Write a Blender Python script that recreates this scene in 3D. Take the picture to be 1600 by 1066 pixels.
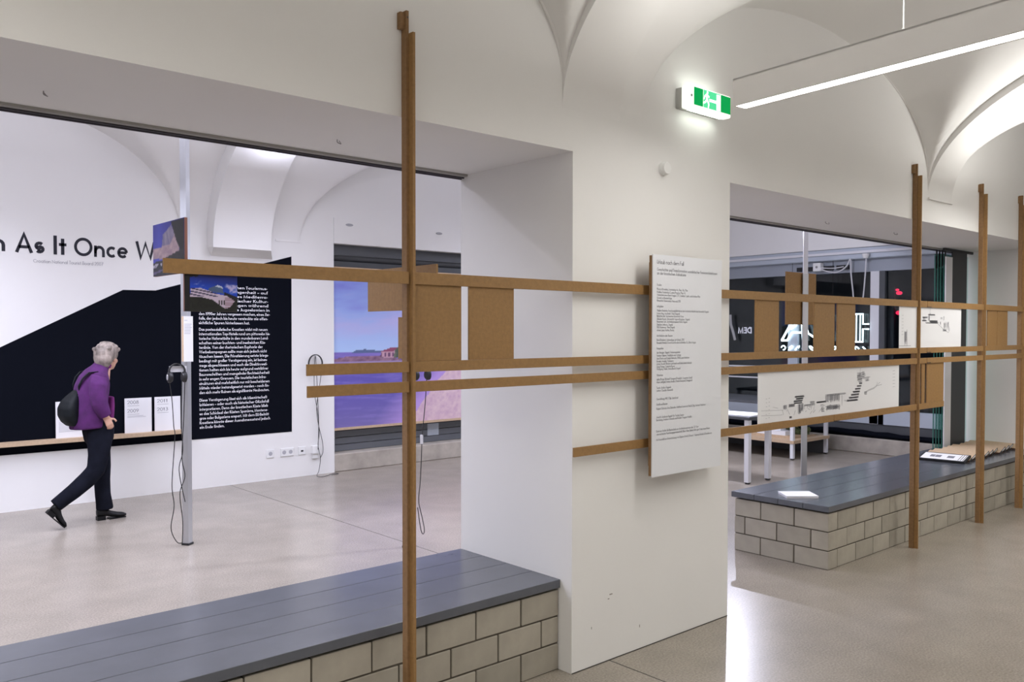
import bpy, bmesh, math, random
from math import sin, cos, pi, sqrt, radians
from mathutils import Vector, Matrix

random.seed(7)
for o in list(bpy.data.objects):
    bpy.data.objects.remove(o)
SC = bpy.context.scene
COL = SC.collection

# ------------------------------------------------------------------ camera
cam_data = bpy.data.cameras.new('camera')
cam = bpy.data.objects.new('camera', cam_data)
COL.objects.link(cam)
fw = Vector((0.66141357, 0.74967031, -0.02294592))
rt = Vector((0.74988057, -0.66157266, 0.00086318))
up = Vector((0.0145333, 0.01777762, 0.99973634))
m = Matrix.Identity(4)
for i in range(3):
    m[i][0], m[i][1], m[i][2] = rt[i], up[i], -fw[i]
m[0][3], m[1][3], m[2][3] = 0.0, 0.0, 1.68
cam.matrix_world = m
cam_data.sensor_width = 36.0
cam_data.lens = 1332.7 / 1600 * 36.0
cam_data.shift_y = 15.9 / 1600
cam_data.clip_start = 0.05
cam_data.clip_end = 200
SC.camera = cam

# ------------------------------------------------------------------ world, light, exposure
world = bpy.data.worlds.new('night')
SC.world = world
world.use_nodes = True
world.node_tree.nodes['Background'].inputs[0].default_value = (0.010, 0.013, 0.022, 1)
world.node_tree.nodes['Background'].inputs[1].default_value = 1.0
SC.view_settings.view_transform = 'Standard'
SC.view_settings.look = 'None'
SC.view_settings.gamma = 1.0
SC.view_settings.use_curve_mapping = False
SC.view_settings.exposure = 0.06

COOL = (0.80, 0.815, 1.0)
WARM = (1.0, 0.985, 0.945)


def spot(name, loc, aim, power, size=75, col=COOL, rad=0.03, blend=0.35):
    l = bpy.data.lights.new(name, 'SPOT')
    l.energy = power
    l.color = col
    l.spot_size = radians(size)
    l.spot_blend = blend
    l.shadow_soft_size = rad
    o = bpy.data.objects.new(name, l)
    COL.objects.link(o)
    o.location = loc
    o.rotation_euler = (Vector(aim) - Vector(loc)).to_track_quat('-Z', 'Y').to_euler()
    return o


def area(name, loc, aim, power, sx, sy, col, spread=180):
    l = bpy.data.lights.new(name, 'AREA')
    l.shape = 'RECTANGLE'
    l.size, l.size_y = sx, sy
    l.spread = radians(spread)
    l.energy = power
    l.color = col
    o = bpy.data.objects.new(name, l)
    COL.objects.link(o)
    o.location = loc
    o.rotation_euler = (Vector(aim) - Vector(loc)).to_track_quat('-Z', 'Y').to_euler()
    return o


# exhibition spotlights on the ceiling track of the back room
spot('track_spot', (0.2, 5.1, 3.5), (1.2, 9.0, 2.3), 70, 90)
spot('track_spot', (1.9, 5.1, 3.5), (3.2, 9.0, 2.2), 40, 90)
spot('track_spot', (5.6, 4.9, 3.5), (2.2, 6.0, 0.0), 240, 62)
spot('track_spot', (6.6, 5.4, 3.5), (6.2, 9.0, 1.6), 14, 95)
spot('track_spot', (9.0, 5.2, 3.5), (11.0, 7.0, 1.2), 80, 95)
spot('track_spot', (1.0, 5.25, 3.5), (2.6, 4.2, 0.0), 25, 90)
spot('track_spot', (0.6, 4.9, 3.5), (3.4, 7.6, 0.0), 60, 60)
spot('track_spot', (10.4, 7.05, 3.15), (6.0, 2.6, 0.0), 210, 84, rad=0.02)
spot('track_spot', (8.2, 7.55, 3.3), (2.6, 3.5, 0.6), 260, 60, rad=0.03)
# unseen area lights added to brighten the back room, down and up to the vault
for bx_, down_, up_ in ((0.6, 145, 56), (4.0, 50, 40), (7.8, 100, 50)):
    area('back_room_fill', (bx_, 6.3, 3.30), (bx_, 6.3, 0), down_, 0.2, 3.6, COOL, 150)
    area('back_room_upfill', (bx_, 6.3, 3.36), (bx_, 6.3, 9), up_, 0.2, 3.6, COOL)
LAMPS = ((21, 20), (50, 50), (56, 46))      # watts down, watts up for each pendant lamp

# ------------------------------------------------------------------ materials
MATS = {}


def M(name, col, rough=0.6, metal=0.0, noise=None, bump=None, emit=None, spec=0.5, coat=0.0, alpha=None):
    if name in MATS:
        return MATS[name]
    mt = bpy.data.materials.new(name)
    mt.use_nodes = True
    nt = mt.node_tree
    b = nt.nodes['Principled BSDF']
    c = (col[0], col[1], col[2], 1)
    b.inputs['Base Color'].default_value = c
    b.inputs['Roughness'].default_value = rough
    b.inputs['Metallic'].default_value = metal
    b.inputs['Specular IOR Level'].default_value = spec
    if coat:
        b.inputs['Coat Weight'].default_value = coat
    if noise or bump:
        tc = nt.nodes.new('ShaderNodeTexCoord')
    if noise:
        sc, amt = noise[0], noise[1]
        mp = nt.nodes.new('ShaderNodeMapping')
        if len(noise) > 2:
            mp.inputs['Scale'].default_value = noise[2]
        nt.links.new(tc.outputs['Object'], mp.inputs['Vector'])
        n = nt.nodes.new('ShaderNodeTexNoise')
        n.inputs['Scale'].default_value = sc
        n.inputs['Detail'].default_value = 5
        nt.links.new(mp.outputs['Vector'], n.inputs['Vector'])
        r = nt.nodes.new('ShaderNodeValToRGB')
        r.color_ramp.elements[0].position = 0.3
        r.color_ramp.elements[1].position = 0.7
        r.color_ramp.elements[0].color = tuple(max(0, x * (1 - amt)) for x in col) + (1,)
        r.color_ramp.elements[1].color = tuple(min(1, x * (1 + amt)) for x in col) + (1,)
        nt.links.new(n.outputs['Fac'], r.inputs['Fac'])
        nt.links.new(r.outputs['Color'], b.inputs['Base Color'])
    if bump:
        n2 = nt.nodes.new('ShaderNodeTexNoise')
        n2.inputs['Scale'].default_value = bump[0]
        n2.inputs['Detail'].default_value = 4
        nt.links.new(tc.outputs['Object'], n2.inputs['Vector'])
        bp = nt.nodes.new('ShaderNodeBump')
        bp.inputs['Strength'].default_value = bump[1]
        bp.inputs['Distance'].default_value = 0.004
        nt.links.new(n2.outputs['Fac'], bp.inputs['Height'])
        nt.links.new(bp.outputs['Normal'], b.inputs['Normal'])
    if emit:
        b.inputs['Emission Color'].default_value = tuple(emit[0]) + (1,)
        b.inputs['Emission Strength'].default_value = emit[1]
    MATS[name] = mt
    return mt


def floor_mat():
    mt = bpy.data.materials.new('terrazzo')
    mt.use_nodes = True
    nt = mt.node_tree
    b = nt.nodes['Principled BSDF']
    tc = nt.nodes.new('ShaderNodeTexCoord')
    v = nt.nodes.new('ShaderNodeTexNoise')
    v.inputs['Scale'].default_value = 95
    v.inputs['Detail'].default_value = 3
    nt.links.new(tc.outputs['Object'], v.inputs['Vector'])
    r = nt.nodes.new('ShaderNodeValToRGB')
    r.color_ramp.elements[0].position = 0.3
    r.color_ramp.elements[1].position = 0.7
    r.color_ramp.elements[0].color = (0.245, 0.212, 0.173, 1)
    r.color_ramp.elements[1].color = (0.355, 0.317, 0.268, 1)
    nt.links.new(v.outputs['Fac'], r.inputs['Fac'])
    n = nt.nodes.new('ShaderNodeTexNoise')
    n.inputs['Scale'].default_value = 3.5
    n.inputs['Detail'].default_value = 3
    nt.links.new(tc.outputs['Object'], n.inputs['Vector'])
    mr = nt.nodes.new('ShaderNodeMapRange')
    mr.inputs['From Min'].default_value = 0.25
    mr.inputs['From Max'].default_value = 0.75
    mr.inputs['To Min'].default_value = 0.90
    mr.inputs['To Max'].default_value = 1.08
    nt.links.new(n.outputs['Fac'], mr.inputs['Value'])
    mx = nt.nodes.new('ShaderNodeVectorMath')
    mx.operation = 'SCALE'
    nt.links.new(r.outputs['Color'], mx.inputs[0])
    nt.links.new(mr.outputs['Result'], mx.inputs['Scale'])
    nt.links.new(mx.outputs['Vector'], b.inputs['Base Color'])
    b.inputs['Roughness'].default_value = 0.27
    b.inputs['Specular IOR Level'].default_value = 0.5
    return mt


def glass_mat(name, tint, refl=0.12):
    mt = bpy.data.materials.new(name)
    mt.use_nodes = True
    nt = mt.node_tree
    nt.nodes.remove(nt.nodes['Principled BSDF'])
    out = nt.nodes['Material Output']
    t = nt.nodes.new('ShaderNodeBsdfTransparent')
    t.inputs[0].default_value = tint + (1,)
    g = nt.nodes.new('ShaderNodeBsdfGlossy')
    g.inputs['Roughness'].default_value = 0.03
    fr = nt.nodes.new('ShaderNodeFresnel')
    fr.inputs['IOR'].default_value = 1.45
    mx = nt.nodes.new('ShaderNodeMixShader')
    nt.links.new(fr.outputs[0], mx.inputs[0])
    nt.links.new(t.outputs[0], mx.inputs[1])
    nt.links.new(g.outputs[0], mx.inputs[2])
    nt.links.new(mx.outputs[0], out.inputs['Surface'])
    MATS[name] = mt
    return mt


plaster = M('white plaster', (0.80, 0.79, 0.775), 0.75, noise=(0.8, 0.025), bump=(9, 0.12))
plaster_smooth = M('white plaster vault', (0.80, 0.79, 0.775), 0.8, noise=(0.7, 0.02), bump=(6, 0.08))
terrazzo = floor_mat()
mdf = M('brown fibreboard', (0.29, 0.160, 0.055), 0.62, noise=(60, 0.10), bump=(150, 0.15))
mdf_edge = M('cut fibreboard edge', (0.25, 0.14, 0.06), 0.7, noise=(60, 0.12))
mdf_light = M('pale fibreboard', (0.52, 0.38, 0.25), 0.6, noise=(50, 0.08))
slab = M('grey painted planks', (0.100, 0.107, 0.126), 0.22, noise=(5, 0.06), bump=(30, 0.05))
joint = M('dark joint', (0.045, 0.042, 0.036), 0.9)
mortar = M('mortar', (0.085, 0.072, 0.055), 0.9, noise=(30, 0.15))
alu = M('aluminium', (0.62, 0.63, 0.66), 0.38, 0.85, noise=(3, 0.05, (1, 1, 0.1)))
white_metal = M('white lacquered metal', (0.72, 0.72, 0.75), 0.4)
black = M('black foil', (0.004, 0.005, 0.009), 0.8, spec=0.05)
ink = M('black print', (0.012, 0.012, 0.022), 0.7)
grey_ink = M('grey print', (0.20, 0.20, 0.23), 0.7)
pencil = M('drawing grey', (0.27, 0.27, 0.30), 0.7)
mid_ink = M('mid grey print', (0.33, 0.33, 0.36), 0.7)
white_print = M('white lettering', (0.82, 0.82, 0.86), 0.6)
paper = M('white paper', (0.80, 0.80, 0.82), 0.7)
sign_white = M('white board', (0.72, 0.73, 0.765), 0.55)
rubber = M('black plastic', (0.012, 0.012, 0.014), 0.45)
dark_grey = M('dark grey lacquer', (0.075, 0.08, 0.088), 0.45, noise=(4, 0.08))
steel_blue = M('pale steel', (0.50, 0.55, 0.62), 0.4, 0.2)
plastic_white = M('white plastic', (0.80, 0.80, 0.79), 0.4)
concrete = M('concrete', (0.40, 0.36, 0.31), 0.85, noise=(6, 0.18), bump=(25, 0.3))
skin = M('skin', (0.62, 0.36, 0.26), 0.55, noise=(40, 0.06))
purple = M('purple fleece', (0.072, 0.011, 0.098), 0.9, noise=(14, 0.2), bump=(120, 0.4))
magenta = M('magenta lining', (0.15, 0.013, 0.13), 0.9, noise=(14, 0.2))
trouser = M('black trousers', (0.007, 0.008, 0.014), 0.9, spec=0.1, noise=(10, 0.3), bump=(60, 0.3))
leather = M('black leather', (0.006, 0.006, 0.007), 0.5, spec=0.25)
hair_m = M('grey blond hair', (0.27, 0.225, 0.195), 0.6, noise=(22, 0.6, (1, 1, 0.35)), bump=(60, 0.8))
pack_m = M('black nylon', (0.006, 0.008, 0.010), 0.6, spec=0.2, noise=(12, 0.3), bump=(25, 0.5))
block_mats = []
for k in range(5):
    s = 0.92 + 0.045 * k
    block_mats.append(M('sand lime block %d' % k, (0.345 * s, 0.315 * s, 0.262 * s), 0.9, noise=(7, 0.10), bump=(45, 0.25)))
win_glass = glass_mat('window glass', (0.78, 0.84, 0.86))
green_glass = glass_mat('green glass', (0.62, 0.80, 0.74))
green_edge = M('green glass edge', (0.035, 0.16, 0.13), 0.2)
diffuser_m = M('lamp diffuser', (0.9, 0.9, 0.9), 0.5, emit=((1.0, 0.96, 0.93), 9.0))
exit_white = M('lit sign body', (0.9, 0.9, 0.88), 0.4, emit=((0.93, 1.0, 0.90), 0.8))
exit_green = M('lit green', (0.0, 0.08, 0.02), 0.5, spec=0.05, emit=((0.0, 0.40, 0.085), 0.8))
exit_mint = M('lit pale green', (0.02, 0.3, 0.12), 0.4, emit=((0.06, 0.70, 0.30), 0.9))
exit_pict = M('lit pictogram', (0.9, 0.95, 0.9), 0.4, emit=((0.90, 1.0, 0.93), 1.6))
neon_white = M('neon tube', (0.9, 1, 1), 0.4, emit=((0.72, 0.93, 1.0), 2.6))
neon_grey = M('dim sign letters', (0.5, 0.5, 0.55), 0.4, emit=((0.62, 0.66, 0.78), 0.35))
red_light = M('red light', (0.8, 0.0, 0.05), 0.4, emit=((1.0, 0.03, 0.10), 1.6))


def vc_mat(name, rough=0.5):
    if name in MATS:
        return MATS[name]
    mt = bpy.data.materials.new(name)
    mt.use_nodes = True
    nt = mt.node_tree
    b = nt.nodes['Principled BSDF']
    b.inputs['Roughness'].default_value = rough
    a = nt.nodes.new('ShaderNodeVertexColor')
    a.layer_name = 'print'
    nt.links.new(a.outputs['Color'], b.inputs['Base Color'])
    MATS[name] = mt
    return mt


# ------------------------------------------------------------------ object helpers
def off(p):
    v = Vector((0, 0, 0))
    while p is not None:
        v += p.location
        p = p.parent
    return v


def link(name, verts, faces, mat, parent=None, smooth=False, mats=None, idx=None):
    o3 = off(parent)
    me = bpy.data.meshes.new(name)
    me.from_pydata([(v[0] - o3.x, v[1] - o3.y, v[2] - o3.z) for v in verts], [], faces)
    for x in (mats or [mat]):
        me.materials.append(x)
    if idx:
        for p, i in zip(me.polygons, idx):
            p.material_index = i
    if smooth:
        for p in me.polygons:
            p.use_smooth = True
        me.set_sharp_from_angle(angle=radians(38))
    o = bpy.data.objects.new(name, me)
    COL.objects.link(o)
    o.parent = parent
    return o


class MB:
    """collects vertices and faces of one mesh"""

    def __init__(self):
        self.v, self.f = [], []

    def box(self, x0, x1, y0, y1, z0, z1):
        n = len(self.v)
        self.v += [(x0, y0, z0), (x1, y0, z0), (x1, y1, z0), (x0, y1, z0),
                   (x0, y0, z1), (x1, y0, z1), (x1, y1, z1), (x0, y1, z1)]
        self.f += [(n, n + 3, n + 2, n + 1), (n + 4, n + 5, n + 6, n + 7), (n, n + 1, n + 5, n + 4),
                   (n + 1, n + 2, n + 6, n + 5), (n + 2, n + 3, n + 7, n + 6), (n + 3, n, n + 4, n + 7)]
        return self

    def bevbox(self, x0, x1, y0, y1, z0, z1, b):
        bm = bmesh.new()
        bmesh.ops.create_cube(bm, size=1)
        for v in bm.verts:
            v.co = Vector(((x0 + x1) / 2 + v.co.x * (x1 - x0), (y0 + y1) / 2 + v.co.y * (y1 - y0), (z0 + z1) / 2 + v.co.z * (z1 - z0)))
        bmesh.ops.bevel(bm, geom=bm.edges[:], offset=b, segments=1, affect='EDGES')
        n = len(self.v)
        bm.verts.index_update()
        self.v += [tuple(v.co) for v in bm.verts]
        self.f += [tuple(n + v.index for v in f.verts) for f in bm.faces]
        bm.free()
        return self

    def obox(self, c, ax, ay, az, hx, hy, hz):
        c, ax, ay, az = Vector(c), Vector(ax), Vector(ay), Vector(az)
        n = len(self.v)
        for sz in (-1, 1):
            for sx, sy in ((-1, -1), (1, -1), (1, 1), (-1, 1)):
                self.v.append(tuple(c + ax * (sx * hx) + ay * (sy * hy) + az * (sz * hz)))
        self.f += [(n, n + 3, n + 2, n + 1), (n + 4, n + 5, n + 6, n + 7), (n, n + 1, n + 5, n + 4),
                   (n + 1, n + 2, n + 6, n + 5), (n + 2, n + 3, n + 7, n + 6), (n + 3, n, n + 4, n + 7)]
        return self

    def rings(self, rings, cap=True):
        n = len(self.v)
        k = len(rings[0])
        for r in rings:
            self.v += [tuple(p) for p in r]
        for i in range(len(rings) - 1):
            for j in range(k):
                a, b = n + i * k + j, n + i * k + (j + 1) % k
                self.f.append((a, b, b + k, a + k))
        if cap:
            self.f.append(tuple(n + j for j in reversed(range(k))))
            self.f.append(tuple(n + (len(rings) - 1) * k + j for j in range(k)))
        return self

    def tube(self, pts, r, sides=6):
        pts = [Vector(p) for p in pts]
        rs = []
        for i, p in enumerate(pts):
            t = (pts[min(i + 1, len(pts) - 1)] - pts[max(i - 1, 0)])
            t = t.normalized() if t.length > 1e-9 else Vector((0, 0, 1))
            a = t.cross(Vector((0.31, 0.83, 0.46))).normalized()
            b = t.cross(a)
            rs.append([p + (a * cos(2 * pi * j / sides) + b * sin(2 * pi * j / sides)) * r for j in range(sides)])
        return self.rings(rs)

    def cyl(self, p0, p1, r0, r1=None, sides=20):
        r1 = r0 if r1 is None else r1
        p0, p1 = Vector(p0), Vector(p1)
        t = (p1 - p0).normalized()
        a = t.cross(Vector((0.31, 0.83, 0.46))).normalized()
        b = t.cross(a)
        return self.rings([[p + (a * cos(2 * pi * j / sides) + b * sin(2 * pi * j / sides)) * r for j in range(sides)]
                           for p, r in ((p0, r0), (p1, r1))])

    def ball(self, c, rx, ry, rz, n=12, rot=None):
        c = Vector(c)
        rs = []
        for i in range(1, n):
            th = pi * i / n
            ring = []
            for j in range(2 * n):
                ph = pi * j / n
                p = Vector((rx * sin(th) * cos(ph), ry * sin(th) * sin(ph), rz * cos(th)))
                if rot is not None:
                    p = rot @ p
                ring.append(c + p)
            rs.append(ring)
        return self.rings(rs)

    def quad(self, a, b, c, d):
        n = len(self.v)
        self.v += [tuple(a), tuple(b), tuple(c), tuple(d)]
        self.f.append((n, n + 1, n + 2, n + 3))
        return self

    def build(self, name, mat, parent=None, smooth=False):
        return link(name, self.v, self.f, mat, parent, smooth)


def smooth_path(pts, n=6):
    pts = [Vector(p) for p in pts]
    out = []
    for i in range(len(pts) - 1):
        p0, p1, p2, p3 = pts[max(i - 1, 0)], pts[i], pts[i + 1], pts[min(i + 2, len(pts) - 1)]
        for k in range(n):
            t = k / n
            out.append(0.5 * ((2 * p1) + (p2 - p0) * t + (2 * p0 - 5 * p1 + 4 * p2 - p3) * t * t + (3 * p1 - p0 - 3 * p2 + p3) * t ** 3))
    out.append(pts[-1])
    return out


def tag(o, label, cat, group=None, kind=None):
    o['label'] = label
    o['category'] = cat
    if group:
        o['group'] = group
    if kind:
        o['kind'] = kind
    return o


def thing(name, loc, label, cat, group=None):
    o = bpy.data.objects.new(name, None)
    o.empty_display_size = 0.1
    COL.objects.link(o)
    o.location = loc
    return tag(o, label, cat, group)


def struct(name, loc=(0, 0, 0)):
    o = bpy.data.objects.new(name, None)
    o.empty_display_size = 0.1
    COL.objects.link(o)
    o.location = loc
    o['kind'] = 'structure'
    return o


def bx(name, x0, x1, y0, y1, z0, z1, mat, parent=None, bev=0):
    mb = MB()
    if bev:
        mb.bevbox(x0, x1, y0, y1, z0, z1, bev)
    else:
        mb.box(x0, x1, y0, y1, z0, z1)
    return mb.build(name, mat, parent)


# ------------------------------------------------------------------ stroke lettering (geometric sans serif)
def arc(cx, cy, rx, ry, a0, a1, n=None):
    n = n or max(4, int(abs(a1 - a0) / 24))
    return [(cx + rx * cos(radians(a0 + (a1 - a0) * i / n)), cy + ry * sin(radians(a0 + (a1 - a0) * i / n))) for i in range(n + 1)]


def glyph(ch, w):
    """stroke centre lines for one character; cap height 1; returns (strokes, advance)"""
    h = w / 2
    X, A, D = 0.62, 1.05, -0.30
    R = X / 2
    q = R - h
    C = 0.5 - h
    base = {'ä': 'a', 'ö': 'o', 'ü': 'u'}.get(ch)
    if base:
        s, adv = glyph(base, w)
        m_ = adv / 2 - 0.06
        return s + [[(m_ - 0.16 - h, 0.8), (m_ - 0.16 + h, 0.8)], [(m_ + 0.16 - h, 0.8), (m_ + 0.16 + h, 0.8)]], adv
    bowl = arc(R, R, q, q, 0, 360)
    st = lambda x, a, b: [(x, a), (x, b)]
    nr = 0.22
    arch = lambda x0: arc(x0 + nr, X - h - nr, nr, nr, 180, 0) + [(x0 + 2 * nr, 0)]
    G = {
        'a': ([bowl, st(X - h, 0, X)], X), 'b': ([bowl, st(h, 0, A)], X), 'd': ([bowl, st(X - h, 0, A)], X),
        'c': ([arc(R, R, q, q, 48, 312)], X * 0.85), 'e': ([arc(R, R, q, q, 0, 318), [(h, R), (X - h, R)]], X),
        'f': ([arc(0.32, A - 0.2 - h, 0.16, 0.2, 75, 180) + [(0.16, 0)], [(0, X - h), (0.32, X - h)]], 0.34),
        'g': ([bowl, [(X - h, X)] + arc(R, D + q + h, q, q, 0, -150)], X),
        'h': ([st(h, 0, A), [(h, 0.2)] + arch(h)], 2 * nr + w), 'i': ([st(h, 0, X), st(h, 0.80, 0.80 + w * 1.1)], w),
        'j': ([st(h + 0.03, D, X), st(h + 0.03, 0.80, 0.80 + w * 1.1)], w + 0.03),
        'k': ([st(h, 0, A), [(0.42, X), (h, 0.27)], [(0.15, 0.34), (0.45, 0)]], 0.46), 'l': ([st(h, 0, A)], w),
        'm': ([st(h, 0, X), [(h, 0.2)] + arch(h), arch(h + 2 * nr)], 4 * nr + w), 'n': ([st(h, 0, X), [(h, 0.2)] + arch(h)], 2 * nr + w),
        'o': ([bowl], X), 'p': ([bowl, st(h, D, X)], X), 'q': ([bowl, st(X - h, D, X)], X),
        'r': ([st(h, 0, X), arc(h + 0.19, X - h - 0.2, 0.19, 0.2, 180, 70)], 0.32),
        's': ([arc(0.2, X - 0.155 - h, 0.155, 0.155, 40, 250, 7) + arc(0.2, 0.145 + h, 0.155, 0.145, 70, -140, 7)], 0.40),
        't': ([st(0.17, 0, 0.86), [(0, X - h), (0.34, X - h)]], 0.34),
        'u': ([[(h, X)] + arc(h + nr, nr + h, nr, nr, 180, 360) + [(h + 2 * nr, X)], st(h + 2 * nr, 0, X)], 2 * nr + w),
        'v': ([[(h, X), (0.27, h), (0.54 - h, X)]], 0.54),
        'w': ([[(h, X), (0.22, h), (0.42, X), (0.62, h), (0.84 - h, X)]], 0.84),
        'x': ([[(h, X), (0.48, 0)], [(0.48, X), (h, 0)]], 0.5), 'y': ([[(h, X), (0.27, 0.06)], [(0.54 - h, X), (0.15, D)]], 0.54),
        'z': ([[(h, X - h), (0.44, X - h), (h, h), (0.46, h)]], 0.46),
        'ß': ([[(h, 0), (h, 0.8)] + arc(h + 0.17, 0.8, 0.17, 0.2, 180, -60) + arc(h + 0.2, 0.27, 0.2, 0.27 - h, 90, -110)], 0.46),
        'A': ([[(h, 0), (0.41, 1 - h * 0.6), (0.82 - h, 0)], [(0.17, 0.30), (0.65, 0.30)]], 0.82),
        'B': ([st(h, 0, 1), [(h, 1 - h), (0.25, 1 - h)] + arc(0.25, 0.755 - h / 2, 0.2, 0.245 - h / 2, 90, -90) + [(h, 0.51)],
               [(0.25, 0.51)] + arc(0.28, 0.255 + h / 2, 0.23, 0.255 - h / 2, 90, -90) + [(h, h)]], 0.53),
        'C': ([arc(0.5, 0.5, C, C, 48, 312)], 0.84), 'D': ([st(h, 0, 1), [(h, 1 - h), (0.25, 1 - h)] + arc(0.25, 0.5, 0.45, C, 90, -90) + [(h, h)]], 0.74),
        'E': ([st(h, 0, 1), [(h, 1 - h), (0.48, 1 - h)], [(h, 0.53), (0.46, 0.53)], [(h, h), (0.48, h)]], 0.5),
        'F': ([st(h, 0, 1), [(h, 1 - h), (0.46, 1 - h)], [(h, 0.53), (0.44, 0.53)]], 0.48),
        'G': ([arc(0.5, 0.5, C, C, 48, 360), [(0.5, 0.48), (1 - h, 0.48)]], 1.0),
        'H': ([st(h, 0, 1), st(0.68 - h, 0, 1), [(h, 0.53), (0.68 - h, 0.53)]], 0.68), 'I': ([st(h, 0, 1)], w),
        'J': ([[(0.3, 1), (0.3, 0.18)] + arc(0.16, 0.18, 0.14, 0.18 - h, 0, -150)], 0.36),
        'K': ([st(h, 0, 1), [(0.56, 1), (h, 0.45)], [(0.2, 0.55), (0.6, 0)]], 0.62), 'L': ([st(h, 0, 1), [(h, h), (0.42, h)]], 0.44),
        'M': ([[(h, 0), (0.16, 1 - h), (0.46, 0.1), (0.76, 1 - h), (0.92 - h, 0)]], 0.92), 'N': ([[(h, 0), (h, 1 - w), (0.72 - h, w), (0.72 - h, 1)]], 0.72),
        'O': ([arc(0.5, 0.5, C, C, 0, 360, 28)], 1.0), 'P': ([st(h, 0, 1), [(h, 1 - h), (0.25, 1 - h)] + arc(0.25, 0.72, 0.22, 0.28 - h, 90, -90) + [(h, 0.44 + h)]], 0.5),
        'R': ([st(h, 0, 1), [(h, 1 - h), (0.25, 1 - h)] + arc(0.25, 0.73, 0.22, 0.27 - h, 90, -90) + [(h, 0.46 + h)], [(0.22, 0.46), (0.5, 0)]], 0.54),
        'S': ([arc(0.25, 0.74, 0.19, 0.26 - h, 40, 250, 8) + arc(0.25, 0.25, 0.21, 0.25 - h, 75, -140, 8)], 0.5),
        'T': ([st(0.27, 0, 1), [(0, 1 - h), (0.54, 1 - h)]], 0.54), 'U': ([[(h, 1), (h, 0.27)] + arc(0.31, 0.27, 0.31 - h, 0.27 - h, 180, 360) + [(0.62 - h, 1)]], 0.62),
        'V': ([[(h, 1), (0.37, h), (0.74 - h, 1)]], 0.74), 'W': ([[(h, 1), (0.30, h), (0.56, 1 - h), (0.82, h), (1.12 - h, 1)]], 1.12),
        'Z': ([[(h, 1 - h), (0.54, 1 - h), (h, h), (0.56, h)]], 0.56),
        '0': ([arc(0.29, 0.5, 0.29 - h, C, 0, 360, 18)], 0.58), '1': ([[(0.02, 0.82), (0.2, 1 - h), (0.2, 0)]], 0.42),
        '2': ([arc(0.28, 0.71, 0.24, 0.29 - h, 170, -30) + [(h, h), (0.54, h)]], 0.56),
        '3': ([arc(0.25, 0.75, 0.2, 0.25 - h, 150, -90) + arc(0.26, 0.26, 0.24, 0.26 - h, 90, -160)], 0.54),
        '4': ([[(0.42, 0), (0.42, 1), (h, 0.25), (0.56, 0.25)]], 0.58), '5': ([[(0.48, 1 - h), (0.2, 1 - h), (0.13, 0.56)] + arc(0.25, 0.32, 0.24, 0.32 - h, 120, -150)], 0.54),
        '6': ([arc(0.28, 0.29, 0.26 - h / 2, 0.29 - h, 0, 360), [(0.08, 0.4), (0.42, 1)]], 0.56), '7': ([[(0.02, 1 - h), (0.5, 1 - h), (0.16, 0)]], 0.52),
        '8': ([arc(0.28, 0.76, 0.19, 0.24 - h, 0, 360), arc(0.28, 0.27, 0.25, 0.27 - h, 0, 360)], 0.56), '9': ([arc(0.28, 0.71, 0.26 - h / 2, 0.29 - h, 0, 360), [(0.48, 0.6), (0.14, 0)]], 0.56),
        '.': ([st(h, 0, w)], w), ',': ([[(h + 0.03, w), (h - 0.03, -0.14)]], w), '-': ([[(0, 0.32), (0.24, 0.32)]], 0.26),
        '–': ([[(0, 0.32), (0.46, 0.32)]], 0.48), ':': ([st(h, 0, w), st(h, 0.45, 0.45 + w)], w), '/': ([[(0, -0.1), (0.36, 1.05)]], 0.36),
        '&': ([arc(0.3, 0.76, 0.16, 0.2, -40, 220) + [(0.62, 0)], arc(0.28, 0.25, 0.24, 0.25 - h, 120, 390)], 0.64),
    }
    return G.get(ch, ([], 0.3))


def text_mesh(items, place, w=0.14, gap=0.085, space=0.30):
    """items: (string, u, v, cap height, optional target width); place(u,v)->xyz.  Returns one MB of flat strokes"""
    mb = MB()
    for it in items:
        s, u0, v0, cap = it[:4]
        tot = sum((space if c == ' ' else glyph(c, w)[1] + gap) for c in s) - gap
        k = (it[4] / (tot * cap)) if len(it) > 4 and it[4] else 1.0
        x = 0
        for c in s:
            if c == ' ':
                x += space
                continue
            strokes, adv = glyph(c, w)
            for pl in strokes:
                n = len(mb.v)
                for i, p in enumerate(pl):
                    a = pl[max(i - 1, 0)]
                    b = pl[min(i + 1, len(pl) - 1)]
                    if i == 0 and len(pl) > 3 and abs(pl[0][0] - pl[-1][0]) + abs(pl[0][1] - pl[-1][1]) < 1e-5:
                        a = pl[-2]
                    if i == len(pl) - 1 and len(pl) > 3 and abs(pl[0][0] - pl[-1][0]) + abs(pl[0][1] - pl[-1][1]) < 1e-5:
                        b = pl[1]
                    tx, ty = b[0] - a[0], b[1] - a[1]
                    L = sqrt(tx * tx + ty * ty) or 1
                    nx, ny = -ty / L, tx / L
                    ww = w / 2
                    if 0 < i < len(pl) - 1:      # widen at corners so the stroke keeps its weight
                        d1 = (p[0] - a[0], p[1] - a[1])
                        l1 = sqrt(d1[0] ** 2 + d1[1] ** 2) or 1
                        cs = abs((-d1[1] / l1) * nx + (d1[0] / l1) * ny)
                        ww = ww / max(cs, 0.5)
                    for sgn in (1, -1):
                        mb.v.append(tuple(place(u0 + (x + p[0] + nx * ww * sgn) * cap * k, v0 + (p[1] + ny * ww * sgn) * cap)))
                for i in range(len(pl) - 1):
                    mb.f.append((n + 2 * i, n + 2 * i + 1, n + 2 * i + 3, n + 2 * i + 2))
            x += adv + gap
    return mb


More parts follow.
